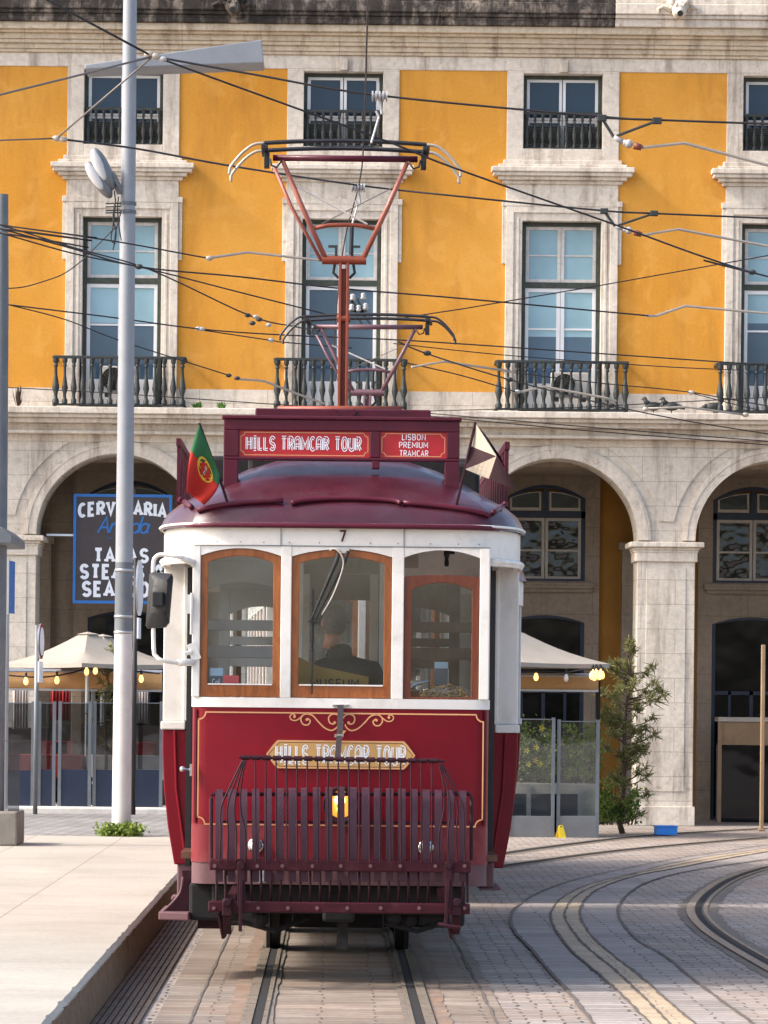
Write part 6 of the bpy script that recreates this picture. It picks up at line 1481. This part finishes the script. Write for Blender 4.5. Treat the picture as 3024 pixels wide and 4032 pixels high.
def flag_city():
    e = empty('flag', L(977,1128,.14)+Vector((TX,YT,0)), 0, 'brown and white flag of triangles on the right side of the tram roof', 'flag', 'flags on the tram roof'); o = Vector(e.location)-Vector((TX,YT,0))
    b = MB(); b.tube([L(977,1128,.14)-o, L(1003,1020,.08)-o, L(1027,912,.03)-o], .009, 6); b.build('flag_pole', X['t_iron'], e)
    C = L(1072,986,-.07); Q = [L(1027,914,.03), L(1015,962,.055), L(1005,1014,.08), L(1056,1034,.0), L(1116,1060,-.03)]
    for i in range(4):
        b = MB(); n = 6; vs = []; fs = []; idx = {}
        for a in range(n+1):
            for c in range(n+1-a):
                w = (a/n, c/n, 1-a/n-c/n); p = C*w[0]+Q[i]*w[1]+Q[i+1]*w[2]; q = p-o; q = q + Vector((0,.02*sin(p.x*26+p.z*9),0)); idx[(a,c)] = len(vs); vs.append(q)
        for a in range(n):
            for c in range(n-a):
                fs.append((idx[(a,c)],idx[(a+1,c)],idx[(a,c+1)]))
                if c < n-a-1: fs.append((idx[(a+1,c)],idx[(a+1,c+1)],idx[(a,c+1)]))
        b.add(vs, fs); q = b.build('flag_triangle', X['flag_white' if i%2==0 else 'flag_brown'], e); md = q.modifiers.new('thick','SOLIDIFY'); md.thickness = .002
    # folded far half seen as a thin edge
    b = MB(); F = [L(1027,914,.035), L(1050,940,.10), L(1080,985,.03), L(1116,1060,-.025), L(1090,1010,.05)]; b.add([p-o for p in F], [(0,1,2,4),(4,2,3)]); b.build('folded_half', X['flag_brown'], e)
flag_city()
# bag of packing straw in the right window
p = L(960,1512,.22); b = MB(); rnd = random.Random(4)
for k in range(190):
    a = rnd.uniform(-1,1); x = a*.145; hgt = .075*(1-a*a)+.01; b.ball((x+rnd.uniform(-.01,.01), rnd.uniform(-.06,.06), .02+rnd.uniform(0,1)*hgt), (rnd.uniform(.006,.016),rnd.uniform(.006,.014),rnd.uniform(.004,.009)), 6, 4)
e = empty('bag', p+Vector((TX,YT,0)), 0, 'clear bag of straw coloured filling on the sill of the right tram window', 'bag')
b.build('filling', X['crisps'], e, True, loc=(0,0,0)); b = MB(); b.ball((0,0,.045), (.17,.075,.068), 20, 10); b.build('clear_film', X['bag'], e, True)
bb = MB(); bb.box(L(872,1512).x+.05, L(1036,1512).x-.05, .06, .34, 1.755, 1.79); SK('window_shelf', 't_white', bb)

# ---- the driver, seen from behind through the middle window
def skinned(name, mat, nodes, edges, parent=None, sub=2, root=0):
    me = bpy.data.meshes.new(name); me.from_pydata([n[0] for n in nodes], edges, []); me.update(); o = bpy.data.objects.new(name, me); COL.objects.link(o); me.materials.append(mat)
    sk = o.modifiers.new('skin','SKIN'); sk.use_smooth_shade = True; sk.branch_smoothing = .5
    for i, n in enumerate(nodes):
        r = n[1]; r = r if isinstance(r, tuple) else (r,r); me.skin_vertices[0].data[i].radius = r; me.skin_vertices[0].data[i].use_root = (i == root)
    sm = o.modifiers.new('sub','SUBSURF'); sm.levels = sub; sm.render_levels = sub
    if parent is not None: o.parent = parent
    return o
hd = L(721,1348,1.0+.0); hx = hd.x+.0; PY = .90
per = bpy.data.objects; zf = .82
head_c = L(722,1345,PY); nk = L(735,1388,PY); shl, shr = L(690,1424,PY), L(803,1424,PY); tor = (shl+shr)/2
N = [((tor.x, PY, 1.50),(.15,.11)), ((tor.x,PY,1.66),(.15,.11)), ((tor.x,PY-.02,1.86),(.175,.115)), ((tor.x-.02,PY-.01,2.02),(.15,.10)), ((nk.x,PY+.0,2.10),.062), ((nk.x-.01,PY+.01,2.16),.055),
     ((shl.x+.0,PY,2.0),.08), ((shl.x-.045,PY+.10,1.78),.058), ((shl.x+.04,PY+.28,1.62),.045), ((shl.x+.08,PY+.36,1.62),.036),
     ((shr.x+.01,PY,2.0),.08), ((shr.x+.07,PY+.08,1.78),.058), ((shr.x+.0,PY+.28,1.60),.045), ((shr.x-.05,PY+.36,1.61),.036),
     ((tor.x-.10,PY,1.40),.10), ((tor.x-.11,PY+.02,1.13),.075), ((tor.x-.11,PY-.01,.88),.05), ((tor.x-.11,PY+.12,.85),.04),
     ((tor.x+.10,PY,1.40),.10), ((tor.x+.11,PY+.02,1.13),.075), ((tor.x+.11,PY-.01,.88),.05), ((tor.x+.11,PY+.12,.85),.04)]
E = [(0,1),(1,2),(2,3),(3,4),(4,5),(3,6),(6,7),(7,8),(8,9),(3,10),(10,11),(11,12),(12,13),(0,14),(14,15),(15,16),(16,17),(0,18),(18,19),(19,20),(20,21)]
N = [((p[0]+TX, p[1]+YT, p[2]), r) for p, r in N]
man = skinned('person', X['jacket'], N, E)
tag(man, 'person in a dark jacket with short grey hair seen from behind through the middle window', 'person', kind='thing')
hc = head_c + Vector((TX,YT,0))
b = MB(); b.ball((0,0,0), (.075,.095,.108), 22, 16)
for i, p in enumerate(b.v):
    x,y,z = p
    if z < -.03: x *= 1-(-.03-z)*2.6; y = y*(1-(-.03-z)*1.2)
    if z > .05: x *= 1-(z-.05)*1.5
    b.v[i] = (x,y,z)
b.tube([(0,.01,-.17),(0,.0,-.07)], [.055,.05], 12)
b.ball((0,.098,-.015), (.014,.022,.02), 8, 6)
for s in (-1,1): b.ball((s*.076,.005,-.01), (.010,.022,.032), 10, 8); b.ball((s*.03,.088,.012), (.012,.008,.008), 8, 6)
b.ball((0,.088,-.055), (.024,.01,.006), 8, 6)
hd_ = b.build('head', X['skin'], None, True, loc=hc); hd_.parent = man; hd_.rotation_euler = (radians(6), radians(6), radians(14))
b = MB(); b.ball((0,-.006,.012), (.079,.098,.108), 26, 18)
keep = []
for f in b.f:
    c = sum((Vector(b.v[i]) for i in f), Vector())/len(f)
    if not (c.y > .05 and c.z < .06) and not (c.z < -.055 and c.y > -.03) and c.z > -.085: keep.append(f)
b.f = keep
for i, p in enumerate(b.v): b.v[i] = tuple(Vector(p)*(1+random.uniform(-.02,.02)))
hr = b.build('hair', X['hair'], hd_, True); md = hr.modifiers.new('thick','SOLIDIFY'); md.thickness = .008
b = MB(); nkw = nk + Vector((TX,YT,0)); b.lathe([(.085,-.05),(.078,.0),(.072,.035),(.062,.035),(.062,-.05)], (nkw.x, nkw.y, 2.10), 20); c_ = b.build('collar', X['jacket'], None, True); c_.parent = man
def hand(wrist, d, side, nm='hand'):
    wrist = Vector(wrist); d = Vector(d).normalized(); up = Vector((0,0,1)); sd = d.cross(up).normalized()
    nodes = [(tuple(wrist), (.024,.02)), (tuple(wrist+d*.05), (.034,.018))]; ed = [(0,1)]
    for k in range(4):
        b0 = wrist+d*.085+sd*(-.027+.018*k); ln = (.034,.040,.038,.028)[k]
        i0 = len(nodes); nodes += [(tuple(b0), .0095), (tuple(b0+d*ln*.8+Vector((0,0,-.012))), .0088), (tuple(b0+d*ln*1.0+Vector((0,0,-.040))), .008), (tuple(b0+d*ln*.6+Vector((0,0,-.055))), .007)]
        ed += [(1,i0),(i0,i0+1),(i0+1,i0+2),(i0+2,i0+3)]
    t0 = wrist+d*.03+sd*side*.034; i0 = len(nodes); nodes += [(tuple(t0), .011), (tuple(t0+d*.03+sd*side*.018+Vector((0,0,-.015))), .0095), (tuple(t0+d*.055+sd*side*.008+Vector((0,0,-.03))), .008)]; ed += [(1,i0),(i0,i0+1),(i0+1,i0+2)]
    o = skinned(nm, X['skin'], nodes, ed, man, 1); return o
hand(N[9][0], (.1,1,0), 1); hand(N[13][0], (-.1,1,0), -1)
# ------------------------------------------------------------------ overhead wires
def wire(name, pts, label, r=.009, mat='wire', sag=True, extra=None, group='overhead tram wires'):
    P = [at(u,v,Y) for u,v,Y in pts]
    out = lambda q: q[0] < 0 or q[0] > 1659 or q[1] < 0
    if out(pts[0]): P = [P[0] + (P[0]-P[1]).normalized()*14] + P          # carry on past the picture's edge to the next mast
    if out(pts[-1]): P = P + [P[-1] + (P[-1]-P[-2]).normalized()*14]
    o = P[0]
    r *= .72; e = MB(); e.tube([p-o for p in (spline(P, 6) if len(P) > 2 and sag else P)], r, 6)
    w = e.build(name, X[mat], None, True, loc=o); tag(w, label, 'wire', group)
    if extra: extra(w, lambda u,v,Y: at(u,v,Y)-o)
    return w
def knot(q, r=.03, mat='iron', nm='clamp'):
    def f(w, T, q=q):
        for (u,v,Y) in q: b = MB(); b.ball(T(u,v,Y), (r*1.05,r*.7,r*.7), 10, 8); b.build(nm, X[mat], w, True)
    return f
def insulator(u, v, Y):
    def f(w, T):
        c = T(u,v,Y); b = MB(); prof = []
        for k in range(9): prof += [(.020 if k%2 else .036, -.05+.012*k), (.020 if k%2 else .036, -.05+.012*k+.010)]
        b.lathe(prof, c, 12, 'x'); b.build('insulator', X['insul'], w, 40)
        b = MB(); b.tube([c, c+Vector((.02,0,-.12))], .012, 6); b.tube([c+Vector((-.02,0,-.10)), c+Vector((.0,0,-.14)), c+Vector((-.05,-.02,-.32))], .009, 6); b.build('drop_link', X['insul'], w)
    return f
def hanger(c1, c2, tip, bead0, bead1, strip, Y, Ye):
    beads = (bead0, bead1)
    def f(w, T):
        b = MB()
        for c in (c1,c2): b.box(*(sum(((T(*c,Y)[i]-(.032,.018,.022)[i], T(*c,Y)[i]+(.032,.018,.022)[i]) for i in range(3)), ())))
        b.bar(T(*c1,Y), T(*tip,Y), .020, .020); b.bar(T(*c2,Y), T(*tip,Y), .018, .018); b.build('vee_hanger', X['iron'], w, bevel=.005)
        b = MB(); p, q = T(*beads[0],Y), T(*beads[1],Y); d = q-p
        b.tube([T(*tip,Y), p], .018, 6); b.ball(p+d*.3, .030, 12, 8); b.tube([p+d*.0, p+d*.3], .02, 8); b.build('insulator', X['insul'], w, True)
        b = MB(); b.tube([p+d*.6, p+d], [.026,.02], 10); b.build('strain_bead', X['insul_red'], w, True)
        b = MB(); b.tube([T(*s_, Y+(Ye-Y)*i/(len(strip)-1)) for i, s_ in enumerate(strip)], .011, 6); b.build('pull_off_rod', X['horn'], w)
    return f
def many(*fs):
    def f(w, T):
        for g in fs: g(w, T)
    return f
def rod(pts, Y0, Y1, r=.016):
    def f(w, T):
        b = MB(); b.tube([T(u,v,Y0+(Y1-Y0)*i/(len(pts)-1)) for i,(u,v) in enumerate(pts)], r*.68, 6); b.build('pull_off_rod', X['horn'], w)
    return f
Y1, Y2_ = 24.1, 28.4
wire('contact_wire', [(812,-340,17.0),(795,0,20.8),(786,300,26.0),(775,400,28.4),(740,548,32.6),(722,760,41.8),(735,850,49)], 'long contact wire running away above the tram to its pantograph', .008, extra=None)
wire('span_wire', [(60,-26,23.6),(102,0,23.7),(330,122,Y1)], 'span wire from the top left edge down to the ring before the lamp wing', .011, sag=False, extra=many(knot([(335,122,Y1),(322,118,Y1)], .035, 'horn', 'ring'), knot([(352,128,Y1)], .028, 'insul')))
wire('stay_wire', [(330,122,Y1),(180,160,23.6),(-30,212,23.2)], 'grey stay wire from the ring to the upper left edge', .011, 'wire_grey', False)
wire('stay_wire', [(330,122,Y1),(122,299,Y1+.6)], 'short slanting stay wire between the upper and lower ring', .009, 'wire_grey', False, knot([(122,299,Y1+.6),(136,301,Y1+.6)], .03, 'horn', 'ring'))
wire('stay_wire', [(122,299,Y1+.6),(-30,304,Y1+.4)], 'level grey stay wire from the lower ring to the left edge', .008, 'wire_grey', False)
wire('span_wire', [(332,122,Y1),(560,163,Y1),(817,206,Y1),(1300,252,Y1),(1420,259,Y1),(1720,270,Y1)], 'uppermost span wire crossing the top row of windows to the right edge', .011, extra=many(insulator(819,208,Y1), hanger((1300,255),(1419,261),(1326,296),(1346,307),(1386,319), [(1388,319),(1478,309),(1659,357),(1760,384)], Y1, Y1+.3)))
wire('span_wire', [(334,122,Y1),(500,183,24.5),(830,303,25.3),(979,362,25.8),(1330,486,26.8),(1500,548,27.4),(1630,590,27.8),(1740,618,28.2)], 'diagonal span wire falling from the ring past the pantograph to the right', .010, extra=knot([(1625,588,27.8)], .03))
wire('span_wire', [(136,301,Y1+.6),(300,322,25.5),(490,357,26.6),(773,400,Y2_),(1000,425,Y2_),(1302,455,Y2_),(1413,461,Y2_),(1720,474,Y2_)], 'second span wire passing behind the pantograph arms', .011, extra=many(insulator(773,406,Y2_), hanger((1305,456),(1413,461),(1329,489),(1346,494),(1386,507), [(1388,508),(1465,495),(1659,532),(1760,552)], Y2_, Y2_+.3)))
wire('span_wire', [(-30,482,33),(0,486,33),(240,520,33.5),(445,557,34),(830,600,34.5)][:4], 'thin span wire at mid left ending in a bent pull rod', .010, extra=many(rod([(445,557),(460,556),(535,545),(690,562)], 34, 34.5, .02), knot([(452,558,34)], .035, 'horn')))
wire('span_wire', [(-30,490,35),(0,494,35),(150,535,35.4),(300,576,35.8),(520,598,36.2),(725,622,36.5),(1000,645,36.8),(1400,682,37.4)], 'span wire crossing the middle windows to a bent rod on the right', .012, extra=many(knot([(300,576,35.8)], .04), rod([(1395,682),(1415,683),(1480,661),(1659,677),(1720,682)], 37.4, 38, .022)))
wire('span_wire', [(-30,498,36),(0,503,36),(160,548,36.4),(320,581,36.8),(520,632,37.4),(710,680,38)], 'lower left span wire ending behind the tram pole', .011)
wire('span_wire', [(-30,476,35),(160,535,36.5),(325,583,37.5),(540,682,38.6),(640,706,39.4),(700,718,40)], 'slanting span wire with two clamps before the left balcony', .011, extra=many(knot([(535,681,38.6),(560,690,38.6),(545,698,38.6)], .035), knot([(580,702,38.6),(552,684,38.6)], .03, 'insul')))
wire('span_wire', [(0,655,39),(16,658,39),(230,684,39.5),(435,711,40),(620,724,40.4),(890,736,41),(1300,764,41.6),(1720,793,42)], 'span wire between the clamps and the far right balcony', .012, extra=knot([(436,711,40),(428,710,40)], .035, 'insul'))
wire('span_wire', [(430,712,40),(590,736,40.3),(610,739,40.3),(760,752,40.8)], 'short branch wire leaving the white clamp towards the tram', .010, extra=knot([(585,735,40.3)], .035, 'insul'))
wire('span_wire', [(10,656,40),(140,690,40.4),(260,736,41),(495,811,42)], 'drooping wire across the left balcony with a white end rod', .010, extra=many(knot([(494,811,42),(512,817,42)], .035), rod([(515,819),(570,823),(640,850),(700,872)], 42, 43, .02)))
wire('span_wire', [(-20,835,48),(240,849,48),(660,878,48)], 'thin level wire across the railing of the left balcony', .010, sag=False)
wire('span_wire', [(860,688,38),(1000,667,38.3),(1300,616,39),(1720,541,40)], 'span wire rising to the right across the third window', .010, sag=False)
wire('span_wire', [(850,742,41),(1100,768,41.5),(1400,790,42),(1600,800,42.4)], 'lowest twin of the wire to the far right balcony', .009)
wire('span_wire', [(860,738,40),(925,765,40.4),(1100,820,42),(1320,876,44.5),(1500,912,46.5),(1700,944,48)], 'wire sagging across the third balcony to the lower right', .012, extra=knot([(923,763,40.4),(1100,820,42),(1320,876,44.5)], .045))
wire('span_wire', [(870,782,43),(1000,812,43.4),(1120,848,44)], 'short wire ending in a long pale rod before the third balcony', .011, extra=many(rod([(1115,846),(1128,846),(1175,835),(1310,860),(1330,866)], 44, 44.5, .024), knot([(1118,846,44)], .035, 'insul')))
wire('span_wire', [(1110,805,44),(1300,828,44.6),(1495,848,45.2),(1720,888,46)], 'thin wire from the third balcony to the right edge', .010, extra=knot([(1493,848,45.2)], .04, 'insul'))
wire('span_wire', [(1490,848,45.3),(1580,872,45.8),(1700,900,46.4)], 'short diverging wire below the far right balcony', .009, sag=False)
wire('span_wire', [(1105,803,43.5),(960,781,43),(890,793,42.6)], 'pale bent rod right of the second pantograph', .020, 'horn', sag=False)
wire('span_wire', [(870,889,48),(1250,880,48.6),(1720,855,49.3)], 'thin wire rising along the stone ledge on the right', .010, sag=False)
wire('span_wire', [(930,893,47),(1300,925,47.6),(1720,958,48.2)], 'upper of two wires drooping over the arches', .011, sag=False)
wire('span_wire', [(900,896,46),(1250,929,46.6),(1720,966,47.2)], 'lower of two wires drooping over the arches', .011, sag=False)
wire('span_wire', [(1390,883,47),(1480,879,47.2),(1610,896,47.5)], 'pale bent rod over the ledge beside the pigeons', .022, 'horn', sag=False, extra=knot([(1610,896,47.5),(1395,884,47)], .045, 'horn'))
wire('lead_cable', [(0,624,39),(50,620,39.1),(100,606,39.2),(140,590,39.25),(180,560,39.3),(215,525,39.2),(250,490,39.12)], 'wavy black lead running from the left edge up to the flood lights', .010)
# insulator rack seen behind the post
e = empty('insulator_rack', at(780,690,44), 0, 'small rack of pin insulators seen right of the tram pole', 'insulator rack'); o = Vector(e.location)
b = MB()
for (u0,v0,u1,v1) in ((757,645,775,690),(775,690,790,712),(772,645,790,690),(757,672,792,672),(760,650,800,700)): b.bar(at(u0,v0,44)-o, at(u1,v1,44)-o, .025)
b.build('rack_bar', X['iron'], e)
for u,v in ((762,648),(785,646),(760,670),(775,672),(790,668)): b = MB(); b.lathe([(.03,-.04),(.04,-.02),(.025,0),(.035,.02),(.02,.04)], at(u,v-6,44)-o, 10); b.build('insulator', X['insul'], e, True)

# ------------------------------------------------------------------ light and camera
SUN = Vector((-1.0, -.18, .85)).normalized()
ld = bpy.data.lights.new('sun', 'SUN'); ld.energy = 1.75; ld.angle = radians(7); ld.color = (1.0,.96,.92)
lo = bpy.data.objects.new('sun', ld); COL.objects.link(lo); lo.rotation_euler = (-SUN).to_track_quat('-Z','Y').to_euler()
w = bpy.data.worlds.new('World'); scene.world = w; w.use_nodes = True; nt = w.node_tree; nt.nodes.clear()
sky = nt.nodes.new('ShaderNodeTexSky'); sky.sky_type = 'NISHITA'; sky.sun_disc = False; sky.sun_elevation = math.asin(SUN.z); sky.sun_rotation = math.atan2(SUN.x, SUN.y); sky.dust_density = 4.0; sky.air_density = 1.0; sky.ozone_density = .6
bg = nt.nodes.new('ShaderNodeBackground'); bg.inputs['Strength'].default_value = .15; wo = nt.nodes.new('ShaderNodeOutputWorld'); nt.links.new(sky.outputs[0], bg.inputs[0]); nt.links.new(bg.outputs[0], wo.inputs[0])
cd = bpy.data.cameras.new('camera'); cam = bpy.data.objects.new('camera', cd); COL.objects.link(cam); scene.camera = cam
cd.sensor_fit = 'HORIZONTAL'; cd.sensor_width = 36; cd.lens = FPX/1659*36
# the survey's principal point sits off centre: shift lens, like a view camera with a raised front
cxp, cyp = 829.5-VPU, 1106-VPV
cd.clip_start = .1; cd.clip_end = 1000
cd.shift_x = cxp/1659; cd.shift_y = -cyp/1659
cam.location = (0,0,EYE)
cam.rotation_mode = 'XYZ'
M = Matrix(((1,0,0),(0,0,-1),(0,1,0)))                       # looks along +Y, Z up
cam.rotation_euler = (M @ Matrix.Rotation(ROLL, 3, 'Z')).to_euler()
scene.view_settings.view_transform = 'Standard'; scene.view_settings.look = 'None'; scene.view_settings.exposure = 1.34; scene.view_settings.gamma = 1
try: scene.view_settings.use_curve_mapping = False
except Exception: pass
scene.cycles.max_bounces = 8; scene.cycles.transparent_max_bounces = 24; scene.cycles.use_denoising = True
